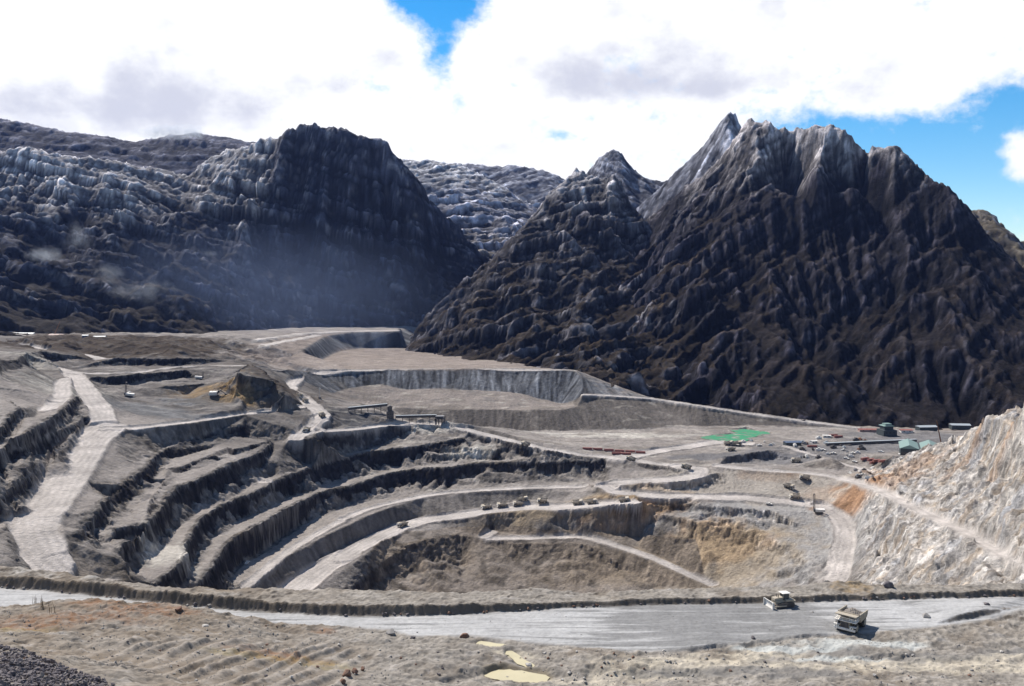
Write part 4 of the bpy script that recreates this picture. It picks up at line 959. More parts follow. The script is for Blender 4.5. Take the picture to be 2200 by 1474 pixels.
mountain('mountain', [
 (.1, '2040,470,2600 2078,452,2600 2095,444,2600 2112,442,2600 2130,452,2600 2145,470,2600 2155,500,2600 2180,510,2600 2230,518,2600 2320,540,2600'),
 (.6, '2040,640,2200 2150,650,2200 2320,640,2200'),
 (.6, '2040,540,3000 2320,560,3000')], 1100, 1800, 2100, 3100, 8.0, 24, 490, (0.10, 0.10, 0.115), ((0.07, 0.055, 0.028), 200, 400), None, (0.2, 0.2))
print('mountains done', time.time() - T0)
# ================================================================== THINGS
def grid_z(G_, x, y):
    gx_, gy_, gz_ = G_
    fx = (x - gx_[0]) / (gx_[1] - gx_[0]); fy = (y - gy_[0]) / (gy_[1] - gy_[0])
    if fx < 0 or fy < 0 or fx > len(gx_) - 2 or fy > len(gy_) - 2: return None
    return float(bil(gz_, np.array(fx), np.array(fy)))
def hit(u, v, G_=None, far=1500):
    """where the line of sight on that bearing first meets the ground"""
    G_ = G_ or PITG; d = px_dir(u, v); y = G_[1][0]; last = y
    while y < far:
        z_ = grid_z(G_, d.x / d.y * y, y)
        if z_ is not None and z_ > d.z / d.y * y:
            a, b = last, y
            for _ in range(12):
                m_ = (a + b) / 2; zm = grid_z(G_, d.x / d.y * m_, m_)
                if zm is not None and zm > d.z / d.y * m_: b = m_
                else: a = m_
            return Vector((d.x / d.y * b, b, grid_z(G_, d.x / d.y * b, b)))
        last = y; y += 1.5
    return Vector(P(u, v, 200))

def paint(name, c, rough=0.6, metal=0.0, dust=0.35, sc=0.8):
    m = bpy.data.materials.new(name); m.use_nodes = True; t = m.node_tree; b = t.nodes['Principled BSDF']
    co = N(t, 'ShaderNodeTexCoord'); n = N(t, 'ShaderNodeTexNoise'); t.links.new(co.outputs['Object'], n.inputs['Vector']); n.inputs['Scale'].default_value = sc; n.inputs['Detail'].default_value = 6; n.inputs['Roughness'].default_value = .65
    f = maprange(t, n.outputs['Fac'], .4, .75, 0, dust)
    mx = N(t, 'ShaderNodeMix', data_type='RGBA'); t.links.new(f, mx.inputs[0]); mx.inputs[6].default_value = tuple(c) + (1,); mx.inputs[7].default_value = (0.34, 0.30, 0.26, 1)
    t.links.new(mx.outputs[2], b.inputs['Base Color']); b.inputs['Roughness'].default_value = rough; b.inputs['Metallic'].default_value = metal
    return m
M = dict(yellow=paint('worn_cream_paint', (0.40, 0.35, 0.27), .7, dust=.75, sc=.9), white=paint('white_paint', (0.74, 0.72, 0.68), .6, dust=.45), tyre=paint('rubber', (0.03, 0.03, 0.03), .9, dust=.5),
         dark=paint('dark_steel', (0.07, 0.065, 0.065), .6, .3, .3), steel=paint('grey_steel', (0.30, 0.30, 0.31), .5, .4, .3), glass=paint('window_glass', (0.03, 0.04, 0.05), .15, dust=.1),
         red=paint('red_paint', (0.27, 0.08, 0.065), .7, dust=.6), load=paint('broken_ore', (0.20, 0.18, 0.16), .95, dust=.6, sc=2), lamp=paint('lamp_lens', (0.8, 0.78, 0.7), .2, dust=.1),
         teal=paint('pale_green_sheet', (0.20, 0.30, 0.28), .5, dust=.2), blue=paint('blue_paint', (0.07, 0.11, 0.19), .6, dust=.5), rust=paint('rusty_steel', (0.24, 0.11, 0.05), .85), wood=paint('dry_stem', (0.16, 0.11, 0.06), .9, dust=.1),
         greyroof=paint('grey_roof_sheet', (0.38, 0.42, 0.45), .5, dust=.2), darkwall=paint('dark_wall_sheet', (0.035, 0.05, 0.055), .7, dust=.1), pinkroof=paint('faded_red_roof', (0.40, 0.27, 0.24), .7, dust=.3), orange=paint('orange_paint', (0.55, 0.20, 0.05), .6))

class MB:
    def __init__(s): s.bm = bmesh.new()
    def box(s, x0, x1, y0, y1, z0, z1, taper=None, bev=0.0):
        bm = s.bm; v = []
        tx, ty = taper or (0, 0)
        for z_, q in ((z0, 0), (z1, 1)):
            for x, y in ((x0 + tx * q, y0 + ty * q), (x1 - tx * q, y0 + ty * q), (x1 - tx * q, y1 - ty * q), (x0 + tx * q, y1 - ty * q)): v.append(bm.verts.new((x, y, z_)))
        f = [bm.faces.new([v[i] for i in q]) for q in ((3, 2, 1, 0), (4, 5, 6, 7), (0, 1, 5, 4), (1, 2, 6, 5), (2, 3, 7, 6), (3, 0, 4, 7))]
        if bev: bmesh.ops.bevel(bm, geom=list({e for g in f for e in g.edges}), offset=bev, segments=1, affect='EDGES')
        return s
    def prism(s, pts, y0, y1):
        """side profile in x-z swept across y"""
        bm = s.bm; a = [bm.verts.new((x, y0, z_)) for x, z_ in pts]; b = [bm.verts.new((x, y1, z_)) for x, z_ in pts]; n = len(pts)
        bm.faces.new(a); bm.faces.new(b[::-1])
        for i in range(n): bm.faces.new((a[(i + 1) % n], a[i], b[i], b[(i + 1) % n]))
        return s
    def bar(s, a, b, r=0.05, n=5, r2=None):
        a = Vector(a); b = Vector(b); d = (b - a).normalized(); up = Vector((0, 0, 1)) if abs(d.z) < .9 else Vector((1, 0, 0))
        p = d.cross(up).normalized(); q = d.cross(p); bm = s.bm; A = []; B = []
        for i in range(n):
            t = 2 * math.pi * i / n; o = p * math.cos(t) + q * math.sin(t)
            A.append(bm.verts.new(a + o * r)); B.append(bm.verts.new(b + o * (r if r2 is None else r2)))
        bm.faces.new(A); bm.faces.new(B[::-1])
        for i in range(n): bm.faces.new((A[(i + 1) % n], A[i], B[i], B[(i + 1) % n]))
        return s
    def wheel(s, x, y, z_, r, w, n=22, lug=0.0, hole=0.0):
        bm = s.bm; rings = []
        prof = [(-w / 2, r * .72), (-w / 2, r * .93), (-w * .36, r), (w * .36, r), (w / 2, r * .93), (w / 2, r * .72)]
        for yy, rr in prof: rings.append([bm.verts.new((x + rr * math.cos(2 * math.pi * i / n), y + yy, z_ + rr * math.sin(2 * math.pi * i / n) )) for i in range(n)])
        for a, b in zip(rings, rings[1:]):
            for i in range(n): bm.faces.new((a[i], a[(i + 1) % n], b[(i + 1) % n], b[i]))
        bm.faces.new(rings[0][::-1]); bm.faces.new(rings[-1])
        return s
    def done(s, name, mat, parent=None, smooth=False):
        bmesh.ops.recalc_face_normals(s.bm, faces=s.bm.faces[:])
        me = bpy.data.meshes.new(name); s.bm.to_mesh(me); s.bm.free(); me.materials.append(mat)
        if smooth: me.polygons.foreach_set('use_smooth', [True] * len(me.polygons))
        o = bpy.data.objects.new(name, me); col.objects.link(o)
        if parent: o.parent = parent
        return o
def thing(name, label, cat, loc=(0, 0, 0), rz=0.0, group=None):
    o = bpy.data.objects.new(name, None); col.objects.link(o); o.location = loc; o.rotation_euler = (0, 0, rz); o.empty_display_size = 1
    o['label'] = label; o['category'] = cat
    if group: o['group'] = group
    return o
def tag(o, label, cat, group=None):
    o['label'] = label; o['category'] = cat
    if group: o['group'] = group
    return o
def dup(root, label, loc, rz, group=None, scale=1.0, tilt=None):
    r = root.copy(); col.objects.link(r); r.location = loc; r.rotation_euler = (0, 0, rz) if tilt is None else tilt; r.scale = (scale,) * 3; r['label'] = label
    if group: r['group'] = group
    for ch in list(root.children):
        c = ch.copy(); col.objects.link(c); c.parent = r
        for g in ch.children:
            d = g.copy(); col.objects.link(d); d.parent = c
    return r

def make_haul_truck(label, group, loaded=True):
    t = thing('haul_truck', label, 'mining truck', group=group)      # front towards +X, 13 m long
    c = MB(); c.box(-5.6, 4.9, -1.5, -.7, 1.5, 2.4, bev=.05); c.box(-5.6, 4.9, .7, 1.5, 1.5, 2.4, bev=.05); c.box(-4.6, -3.6, -2.2, 2.2, 1.3, 2.2); c.box(3.2, 4.4, -2.2, 2.2, 1.3, 2.0); c.box(1.0, 2.0, -1.5, 1.5, 1.5, 2.6); c.done('chassis', M['yellow'], t)
    b = MB()
    b.prism([(-6.4, 3.5), (-5.0, 2.7), (1.4, 2.9), (2.1, 4.9), (5.9, 5.55), (5.9, 5.75), (1.9, 5.25), (1.2, 3.3), (-4.9, 3.0), (-6.4, 3.8)], -3.3, 3.3)
    for sy in (-1, 1):
        y0, y1 = (3.2, 3.5) if sy > 0 else (-3.5, -3.2)
        b.prism([(-6.4, 3.5), (-5.0, 2.7), (1.4, 2.9), (2.1, 5.0), (2.1, 5.55), (-6.6, 4.9)], y0, y1)
        for x in (-5.0, -3.4, -1.8, -.2, 1.2): b.box(x - .14, x + .14, y0 - .12 if sy < 0 else y1 - .02, y0 + .02 if sy < 0 else y1 + .12, 2.9, 5.1)
    b.prism([(1.3, 2.9), (1.5, 2.9), (2.3, 5.5), (2.0, 5.5)], -3.2, 3.2)
    b.done('dump_body', M['yellow'], t)
    h = MB(); h.box(3.0, 6.0, -1.35, 1.35, 2.0, 3.75, bev=.1); h.done('engine_hood', M['yellow'], t)
    g = MB(); g.box(6.0, 6.12, -1.2, 1.2, 1.7, 3.5)
    for i in range(7): g.box(6.12, 6.17, -1.1, 1.1, 1.85 + i * .23, 1.93 + i * .23)
    g.done('radiator_grille', M['dark'], t)
    d = MB(); d.box(2.2, 6.2, -3.5, 3.5, 3.76, 3.92); d.box(5.2, 6.3, -3.5, -1.5, 2.3, 2.5); d.box(5.2, 6.3, 1.5, 3.5, 2.3, 2.5); d.done('deck', M['white'], t)
    bp = MB(); bp.box(5.9, 6.35, -3.4, 3.4, 1.0, 1.75, bev=.08); bp.done('bumper', M['white'], t)
    cb = MB(); cb.box(2.9, 5.1, .9, 3.1, 3.92, 5.35, (.15, .1), .05); ca = cb.done('cab', M['white'], t)
    w = MB(); w.box(5.0, 5.06, 1.1, 2.9, 4.35, 5.1); w.box(3.2, 4.8, 3.02, 3.1, 4.35, 5.1); w.box(3.2, 4.8, .9, .98, 4.35, 5.1); w.done('window', M['glass'], ca)
    r = MB()
    for y in (-3.45, 3.45):
        r.bar((2.4, y, 4.95), (6.15, y, 4.95), .05); r.bar((2.4, y, 4.45), (6.15, y, 4.45), .04)
        for x in (2.4, 3.6, 4.9, 6.15): r.bar((x, y, 3.9), (x, y, 4.95), .05)
    r.bar((6.15, -3.45, 4.95), (6.15, 3.45, 4.95), .05); r.bar((6.15, -3.45, 4.45), (6.15, 3.45, 4.45), .04)
    for y in (-2.2, -.7, .7, 2.2): r.bar((6.15, y, 3.9), (6.15, y, 4.95), .05)
    r.done('railing', M['white'], t)
    l = MB()
    for y in (-2.9, -2.2): l.bar((6.9, y, .9), (6.25, y, 3.8), .06)
    for i in range(8): l.bar((6.85 - i * .075, -2.9, 1.1 + i * .36), (6.85 - i * .075, -2.2, 1.1 + i * .36), .05)
    l.done('ladder', M['white'], t)
    for y in (-2.6, -1.9, 1.9, 2.6):
        q = MB(); q.box(6.3, 6.42, y - .25, y + .25, 1.85, 2.2); q.done('headlight', M['lamp'], t)
    for x, y, ww in ((3.9, -2.75, 1.15), (3.9, 2.75, 1.15), (-3.6, -2.35, 2.3), (-3.6, 2.35, 2.3)):
        q = MB(); q.wheel(x, y, 1.62, 1.62, ww); wh = q.done('wheel', M['tyre'], t, True)
        q = MB(); s_ = 1 if y > 0 else -1; q.wheel(x, y + s_ * (ww / 2 - .1), 1.62, .95, .3, 16); q.wheel(x, y + s_ * (ww / 2 + .08), 1.62, .4, .2, 10); q.done('rim', M['yellow'], wh, True)
    if loaded:
        bm = bmesh.new(); nn = 13; vv = [[None] * nn for _ in range(nn)]
        for i in range(nn):
            for j in range(nn):
                x = -5.4 + 7.0 * i / (nn - 1); y = -3.15 + 6.3 * j / (nn - 1); e = min(1, 2.4 * min(i, nn - 1 - i) / (nn - 1)) * min(1, 2.4 * min(j, nn - 1 - j) / (nn - 1))
                vv[i][j] = bm.verts.new((x, y, 4.2 + 1.5 * e + .25 * math.sin(i * 2.3 + j * 1.7)))
        for i in range(nn - 1):
            for j in range(nn - 1): bm.faces.new((vv[i][j], vv[i + 1][j], vv[i + 1][j + 1], vv[i][j + 1]))
        q = MB(); q.bm.free(); q.bm = bm; q.done('load', M['load'], t)
    return t
def make_bulldozer(label):
    t = thing('bulldozer', label, 'bulldozer')
    for s_ in (-1, 1):
        k = MB(); y0, y1 = s_ * 1.35, s_ * 2.15; y0, y1 = min(y0, y1), max(y0, y1)
        pr = [(-3.4, .5), (-2.9, .05), (2.6, .05), (3.3, .5), (3.3, 1.1), (1.0, 1.55), (-2.0, 1.75), (-3.2, 1.35)]
        k.prism(pr, y0, y1)
        for i in range(16): k.box(-2.8 + i * .35, -2.65 + i * .35, y0 - .03, y1 + .03, -.05, .06)
        k.done('track', M['dark'], t)
    b = MB(); b.box(-2.6, 2.9, -1.3, 1.3, .8, 2.2, bev=.08); b.prism([(.2, 2.2), (3.1, 2.2), (3.1, 2.9), (.2, 3.1)], -.95, .95); b.box(-3.2, -.4, -1.9, 1.9, 1.8, 2.5, bev=.08); b.done('body', M['yellow'], t)
    c = MB(); c.box(-2.0, .2, -1.0, 1.0, 2.5, 4.1, (.15, .1)); ca = c.done('cab', M['glass'], t)
    for x in (-1.95, .1):
        for y in (-.98, .98):
            q = MB(); q.bar((x, y, 2.5), (x * .95, y * .95, 4.2), .09); q.done('post', M['yellow'], ca)
    r = MB(); r.box(-2.3, .5, -1.35, 1.35, 4.15, 4.35, bev=.06); r.done('canopy_roof', M['white'], t)
    bl = MB(); bl.prism([(4.6, .0), (4.35, .7), (4.35, 1.5), (4.75, 2.2), (4.55, 2.25), (4.1, 1.5), (4.1, .7), (4.4, .0)], -2.6, 2.6); bl.box(4.3, 4.9, -2.75, -2.55, 0, 2.2); bl.box(4.3, 4.9, 2.55, 2.75, 0, 2.2); bl.done('blade', M['white'], t)
    for y in (-2.35, 2.35):
        a = MB(); a.box(-.3, 4.3, y - .15, y + .15, .6, .95); a.done('push_arm', M['yellow'], t)
    rp = MB(); rp.box(-4.3, -3.0, -1.1, 1.1, 1.2, 1.8); rp.prism([(-4.3, 1.9), (-3.9, 1.9), (-4.1, .3), (-4.5, .1)], -.15, .15); rp.done('ripper', M['yellow'], t)
    for y in (-.5, .5):
        e = MB(); e.bar((1.6, y, 2.9), (1.6, y, 3.9), .12); e.done('exhaust_pipe', M['dark'], t)
    return t
def make_shovel(label):
    t = thing('mining_shovel', label, 'excavator')
    for s_ in (-1, 1):
        k = MB(); y0, y1 = sorted((s_ * 2.2, s_ * 4.0)); k.prism([(-4.5, .9), (-3.8, .1), (3.8, .1), (4.5, .9), (4.3, 1.9), (-4.3, 1.9)], y0, y1); k.done('track', M['dark'], t)
    h = MB(); h.box(-6.5, 2.8, -3.6, 3.6, 2.3, 6.4, bev=.15); h.box(-6.9, -5.0, -3.7, 3.7, 2.2, 4.2); h.done('house', M['white'], t)
    c = MB(); c.box(2.9, 5.0, 1.4, 3.5, 4.4, 7.2, (.1, .1)); c.done('cab', M['glass'], t)
    b = MB(); b.bar((2.4, -1, 3.2), (12.5, -.6, 12.8), .55, 6, .35); b.bar((2.4, 1, 3.2), (12.5, .6, 12.8), .55, 6, .35); b.wheel(12.6, 0, 12.9, 1.0, .8); b.done('boom', M['dark'], t)
    g = MB(); g.bar((-3, 0, 6.4), (-1.0, 0, 10.8), .2); g.bar((2, 0, 6.4), (-1.0, 0, 10.8), .2); g.bar((-1.0, 0, 10.8), (12.4, 0, 13.0), .1); g.done('gantry', M['dark'], t)
    a = MB(); a.bar((6.0, 0, 8.2), (12.6, 0, 3.6), .5, 6); a.done('dipper_arm', M['dark'], t)
    k = MB(); k.prism([(11.6, 1.0), (14.6, .8), (15.0, 3.8), (12.0, 4.4)], -1.8, 1.8); k.done('bucket', M['dark'], t)
    return t
def make_drill(label, mh=19.0):
    t = thing('drill_rig', label, 'drill rig')
    for s_ in (-1, 1):
        k = MB(); y0, y1 = sorted((s_ * 1.6, s_ * 2.6)); k.prism([(-4, .8), (-3.3, .1), (3.3, .1), (4, .8), (3.8, 1.5), (-3.8, 1.5)], y0, y1); k.done('track', M['dark'], t)
    h = MB(); h.box(-6, 3.5, -2.3, 2.3, 1.7, 4.2, bev=.1); h.done('machinery_house', M['white'], t)
    c = MB(); c.box(3.6, 5.4, .3, 2.3, 1.9, 4.6); c.done('cab', M['glass'], t)
    m_ = MB()
    for x, y in ((3.6, -1.6), (5.0, -1.6), (3.6, -.2), (5.0, -.2)): m_.bar((x, y, 1.2), (x, y, mh), .16, 4)
    n = int(mh / 1.5)
    for i in range(n):
        z0, z1 = 1.2 + (mh - 1.2) * i / n, 1.2 + (mh - 1.2) * (i + 1) / n
        m_.bar((3.6, -1.6, z0), (5.0, -1.6, z1), .09, 3); m_.bar((3.6, -.2, z1), (5.0, -.2, z0), .09, 3); m_.bar((3.6, -1.6, z0), (3.6, -.2, z1), .09, 3); m_.bar((5.0, -1.6, z1), (5.0, -.2, z0), .09, 3)
    m_.box(3.5, 5.1, -1.7, -.1, mh, mh + .5); m_.done('mast', M['dark'], t)
    return t
def make_pickup(label, group, mat):
    t = thing('pickup_truck', label, 'pickup', group=group)
    b = MB(); b.prism([(-2.7, .55), (2.7, .55), (2.7, 1.05), (1.3, 1.15), (-2.7, 1.1)], -.95, .95); b.box(-2.7, -.4, -.95, -.85, 1.1, 1.45); b.box(-2.7, -.4, .85, .95, 1.1, 1.45); b.done('body', mat, t)
    c = MB(); c.prism([(-.5, 1.1), (1.3, 1.12), (.7, 1.85), (-.4, 1.88)], -.85, .85); ca = c.done('cab', mat, t)
    w = MB(); w.prism([(-.3, 1.2), (1.05, 1.2), (.6, 1.72), (-.3, 1.74)], -.88, .88); w.done('window', M['glass'], ca)
    for x in (-1.7, 1.75):
        for y in (-.85, .85):
            q = MB(); q.wheel(x, y, .42, .42, .3, 14); q.done('wheel', M['tyre'], t, True)
    return t
def heading(u, v, u2, v2, G_=None):
    a = hit(u, v, G_); b = hit(u2, v2, G_); return a, math.atan2(b.y - a.y, b.x - a.x)
def slope_tilt(loc, rz, G_, r=4.0):
    f = Vector((math.cos(rz), math.sin(rz))); s_ = Vector((-f.y, f.x))
    zf = grid_z(G_, loc.x + f.x * r, loc.y + f.y * r); zb = grid_z(G_, loc.x - f.x * r, loc.y - f.y * r)
    zl = grid_z(G_, loc.x + s_.x * r * .7, loc.y + s_.y * r * .7); zr = grid_z(G_, loc.x - s_.x * r * .7, loc.y - s_.y * r * .7)
    if None in (zf, zb, zl, zr): return (0, 0, rz)
    cl = lambda a: max(-.12, min(.12, a))
    return Matrix.Rotation(rz, 3, 'Z') @ Matrix.Rotation(-cl(math.atan2(zf - zb, 2 * r)), 3, 'Y') @ Matrix.Rotation(cl(math.atan2(zl - zr, 1.4 * r)), 3, 'X')
def set_on(o, loc, rz, G_, r=4.0, sink=0.0):
    m = slope_tilt(loc, rz, G_, r)
    o.rotation_euler = m if isinstance(m, tuple) else m.to_euler()
    o.location = (loc.x, loc.y, loc.z - sink)

# --- the two machines on the road just below the viewpoint
p = hit(1822, 1356, FGG); big = make_haul_truck('large dusty haul truck on the near road, its shadow thrown to the right', None, True); set_on(big, p + Vector((1.5, 2.5, 0)), R(232), FGG, 3); big.scale = (.8,) * 3
p = hit(1683, 1306, FGG); dz_ = make_bulldozer('pale bulldozer with a canopy pushing dark gravel beside the road berm'); set_on(dz_, p + Vector((0, 1.5, 0)), R(195), FGG, 3); dz_.scale = (.88,) * 3
# --- haul trucks down in the pit
GR = 'haul trucks at work in the pit'
proto = make_haul_truck('x', GR, True)
TR = [(865, 1131, 760, 1165, 'haul truck alone on the wide ramp left of the truck row'), (1045, 1093, 960, 1106, 'leftmost haul truck of the row on the pit road'),
      (1079, 1089, 1045, 1094, 'second haul truck from the left in the row on the pit road'), (1113, 1086, 1079, 1090, 'third haul truck from the left in the row, in front of another'),
      (1124, 1077, 1160, 1070, 'haul truck standing behind the row, closest to the bench face'), (1166, 1080, 1130, 1085, 'haul truck right of the close pair, before yellow scree'),
      (1242, 1084, 1290, 1080, 'haul truck third from the right end of the row'), (1272, 1082, 1320, 1078, 'haul truck second from the right end of the row'),
      (1341, 1078, 1400, 1070, 'rightmost haul truck of the row, at the foot of the switchback'), (1129, 958, 1060, 940, 'haul truck on the thin upper road, left of the red stockpile'),
      (1355, 990, 1300, 982, 'haul truck on the upper road where two roads meet'), (1474, 1007, 1430, 1000, 'haul truck entering the bend of the switchback'),
      (692, 895, 670, 876, 'haul truck on the pale road bend left of the dark mound'), (656, 864, 672, 876, 'haul truck at the road fork below the dark knoll'),
      (644, 853, 660, 866, 'haul truck highest up the left road fork'), (658, 927, 640, 938, 'haul truck by the bench edge below the road bend'),
      (1728, 1030, 1700, 1025, 'haul truck on the sandy floor right of the rusty heap'), (1695, 1049, 1730, 1056, 'haul truck in front of the rusty heap'),
      (1708, 1071, 1660, 1070, 'haul truck on the floor road beside the tall drill mast'), (1566, 956, 1600, 957, 'left haul truck of the three below the green pond'),
      (1584, 956, 1620, 958, 'right haul truck of the three below the green pond'), (1569, 969, 1530, 970, 'nearest haul truck of the three below the green pond'),
      (1711, 993, 1680, 992, 'haul truck under the dark cut right of the pond')]
for i, (u, v, u2, v2, lb) in enumerate(TR):
    a, rz = heading(u, v, u2, v2)
    o = proto if i == 0 else dup(proto, lb, a, rz, GR)
    o['label'] = lb; set_on(o, a, rz, PITG); o.scale = (.9,) * 3
# --- pickups
GP = 'light vehicles around the mine camp'
pk = make_pickup('x', GP, M['white'])
PK = [(531, 1211, 560, 1190, 'white pickup alone on the long lower bench at far left'), (1652, 1084, 1680, 1086, 'pickup near the edge above the rocky cliff'), (1631, 958, 1650, 958, 'pickup right of the pond trucks'),
      (1768, 968, 1790, 970, 'leftmost pickup in the camp yard'), (1790, 975, 1800, 975, 'pickup between camp yard and yellow road'), (1812, 968, 1830, 966, 'pickup in the middle of the camp yard'),
      (1832, 975, 1850, 975, 'pickup left of the lone yard truck'), (1893, 972, 1910, 974, 'pickup in the yard below the tower'), (1932, 978, 1932, 990, 'pickup parked against the workshop wall'),
      (1936, 986, 1950, 986, 'pickup nearest the workshop door'), (1818, 986, 1830, 988, 'pickup just above the yellow road'), (1836, 993, 1846, 996, 'pickup at the lower end of the yellow road'),
      (1826, 1018, 1850, 1018, 'pickup left of the parked machines by the orange bank'), (1853, 1021, 1870, 1020, 'pickup right against the orange bank'), (1660, 956, 1680, 956, 'pickup beside the red container line'),
      (277, 845, 290, 840, 'pickup beside the drill rig on the upper left bench'), (150, 723, 170, 723, 'white vehicle left of the two on the upper rim'), (168, 723, 190, 723, 'white vehicle right of the two on the upper rim')]
for i, (u, v, u2, v2, lb) in enumerate(PK):
    a, rz = heading(u, v, u2, v2); o = pk if i == 0 else dup(pk, lb, a, rz, GP); o['label'] = lb; set_on(o, a, rz, PITG, 2); o.scale = (1.25,) * 3
# --- shovel, drills
a = hit(462, 852); s_ = make_shovel('dark electric shovel digging the ochre bank on the upper left bench'); set_on(s_, a, R(8), PITG); 
a = hit(277, 852); s_ = make_drill('white drill rig on the grey slope right of the left haul road', 17); set_on(s_, a, R(190), PITG)
a = hit(1759, 1102); s_ = make_drill('drill rig with a tall dark mast at the bend of the right haul road', 20); set_on(s_, a, R(170), PITG)
a = hit(428, 815); s_ = make_drill('small drill rig on the highest left bench above the shovel', 11); set_on(s_, a, R(20), PITG)
# --- light mast
a = hit(687, 856); t = thing('light_mast', 'thin white mast at the road fork on the left rim', 'mast', a)
q = MB(); q.bar((0, 0, 0), (0, 0, 13), .35, 6, .2); q.done('pole', M['white'], t); q = MB(); q.box(-1.1, 1.1, -.5, .5, 12.4, 14.2); q.done('lamp_head', M['white'], t); q = MB(); q.box(-2, 2, -1.2, 1.2, 0, 1.6, bev=.1); q.done('trailer', M['dark'], t)
# --- crusher and conveyor galleries
def gallery(label, a, b, za, zb, tail):
    t = thing('conveyor', label, 'conveyor', a); d = b - a; L_ = math.hypot(d.x, d.y); t.rotation_euler = (0, 0, math.atan2(d.y, d.x))
    g = MB(); g.prism([(0, za), (L_, zb), (L_, zb + 3.0), (0, za + 3.0)], -1.8, 1.8); g.done('gallery', M['dark'], t)
    r = MB(); r.prism([(0, za + 3.02), (L_, zb + 3.02), (L_, zb + 3.4), (0, za + 3.4)], -2.2, 2.2); r.done('roof', M['greyroof'], t)
    n = 6
    for i in range(n + 1):
        f = i / n; x = f * L_; zt = za + (zb - za) * f; gz = grid_z(PITG, a.x + d.x * f, a.y + d.y * f); gz = (gz - a.z) if gz is not None else 0
        if zt - gz > .8:
            l = MB(); l.bar((x, -1.5, gz - .5), (x, -1.2, zt), .25, 4); l.bar((x, 1.5, gz - .5), (x, 1.2, zt), .25, 4); l.bar((x, -1.5, (gz + zt) / 2), (x, 1.5, (gz + zt) / 2), .15, 4); l.done('leg', M['dark'], t)
    return t
a = hit(748, 884); b = hit(832, 888); gallery('long covered conveyor above the dark mound', a, b, 2.0, 4.0, 0)
a = Vector(P(850, 903, 171.5)); b = Vector(P(938, 906, 173.5)); gallery('raised conveyor bridge right of the crusher tower', a, b, 3.0, 4.0, 0)
a = Vector(P(1775, 958, 200.5)); b = Vector(P(1968, 950, 200)); gallery('long low dark conveyor crossing the camp towards the workshop', a, b, .6, 1.2, 0)
def tower(label, p, w, h, wall, top, rz=0.0, name='crusher_tower', cat='tower'):
    t = thing(name, label, cat, p, rz)
    q = MB(); q.box(-w / 2, w / 2, -w / 2, w / 2, -2, h * .62); q.box(-w * .36, w * .3, -w * .34, w * .34, h * .62, h); q.done('walls', wall, t)
    r = MB(); r.prism([(-w * .42, h), (w * .36, h), (w * .36, h + .4), (-w * .03, h + 1.4), (-w * .42, h + .4)], -w * .4, w * .4); r.done('roof', top, t)
    for x in (-w * .3, 0, w * .3):
        k = MB(); k.box(x - w * .08, x + w * .08, -w / 2 - .06, -w / 2, h * .3, h * .42); k.done('window', M['glass'], t)
    return t
tower('dark crusher tower between the two conveyors', hit(838, 898), 9, 15, M['dark'], M['dark'], .2)
p = Vector(P(946, 908, 174))
t = thing('ore_crusher', 'open steel crusher frame at the right end of the conveyor bridge', 'crusher', p)
for x in (-6, -2, 2, 6):
    for y in (-4, 4): q = MB(); q.bar((x, y, -3), (x, y, 7.5), .4, 4); q.done('leg', M['dark'], t)
q = MB(); q.box(-7, 7, -4.5, 4.5, 5.0, 5.6); q.box(-5, 4, -3.5, 3.5, 5.6, 8.6); q.box(-7.5, -4.5, -2, 2, 2.5, 5); q.done('hopper', M['dark'], t); q = MB(); q.box(-6, 5, -4, 4, 8.62, 8.9); q.done('roof', M['steel'], t)
# --- workshop hall with two bays of pale green roofing
p = Vector(P(1975, 985, 200)); t = thing('workshop_hall', 'big dark workshop with two pale green roofs behind the orange hill', 'building', p, R(-22))
q = MB(); q.box(-21, 21, -14, 34, -2, 13); q.done('walls', M['darkwall'], t)
for x0_, x1_ in ((-22, -1), (1, 22)):
    q = MB(); q.prism([(x0_, 13.1), (x1_, 13.1), ((x0_ + x1_) / 2, 17.5)], -15, 35); q.done('roof', M['teal'], t)
for x in (-16, -5.5, 5.5, 16):
    q = MB(); q.box(x - 4, x + 4, -14.12, -14, -1, 9); q.done('door', M['dark'], t)
tower('dark process tower with a bright green top block in the camp', hit(1905, 935), 19, 13, M['darkwall'], M['teal'], .1, 'process_tower')
q = MB(); q.box(-5.2, 3.8, -4.5, 4.5, 0, 7.5); o = q.done('roof_house', M['teal'], [o for o in col.objects if o.name.startswith('process_tower')][0]); o.location = (0, -1, 9)
def shed(label, p, L_, W_, H_, rz, wall, roof, group=None):
    t = thing('shed', label, 'building', p, rz, group)
    q = MB(); q.box(-L_ / 2, L_ / 2, -W_ / 2, W_ / 2, -1.5, H_); q.done('walls', wall, t)
    q = MB(); q.prism([(-W_ / 2 - .6, H_), (W_ / 2 + .6, H_), (0, H_ + W_ * .16)], -L_ / 2 - .6, L_ / 2 + .6); r = q.done('roof', roof, t); r.rotation_euler = (0, 0, R(90))
    n = max(2, int(L_ / 9))
    for i in range(n):
        x = -L_ / 2 + (i + .5) * L_ / n
        q = MB(); q.box(x - 1.1, x + 1.1, -W_ / 2 - .07, -W_ / 2, H_ * .45, H_ * .75); q.done('window', M['glass'], t)
    return t
GB = 'camp buildings'
def gp(u, v, h): return Vector(P(u, v, h))
shed('long pale roofed shed at the far left under the mountain', gp(48, 722, 84), 45, 14, 4, R(-4), M['darkwall'], M['greyroof'])
shed('low faded red shed under the thin left crane boom', gp(122, 724, 84), 24, 10, 3.5, 0, M['darkwall'], M['pinkroof'])
shed('small blue grey shed on the brown left hill', gp(184, 727, 84), 9, 8, 5, .2, M['blue'], M['greyroof'])
shed('grey shed row beside the blue shed on the brown hill', gp(215, 727, 85), 20, 8, 3, 0, M['darkwall'], M['greyroof'])
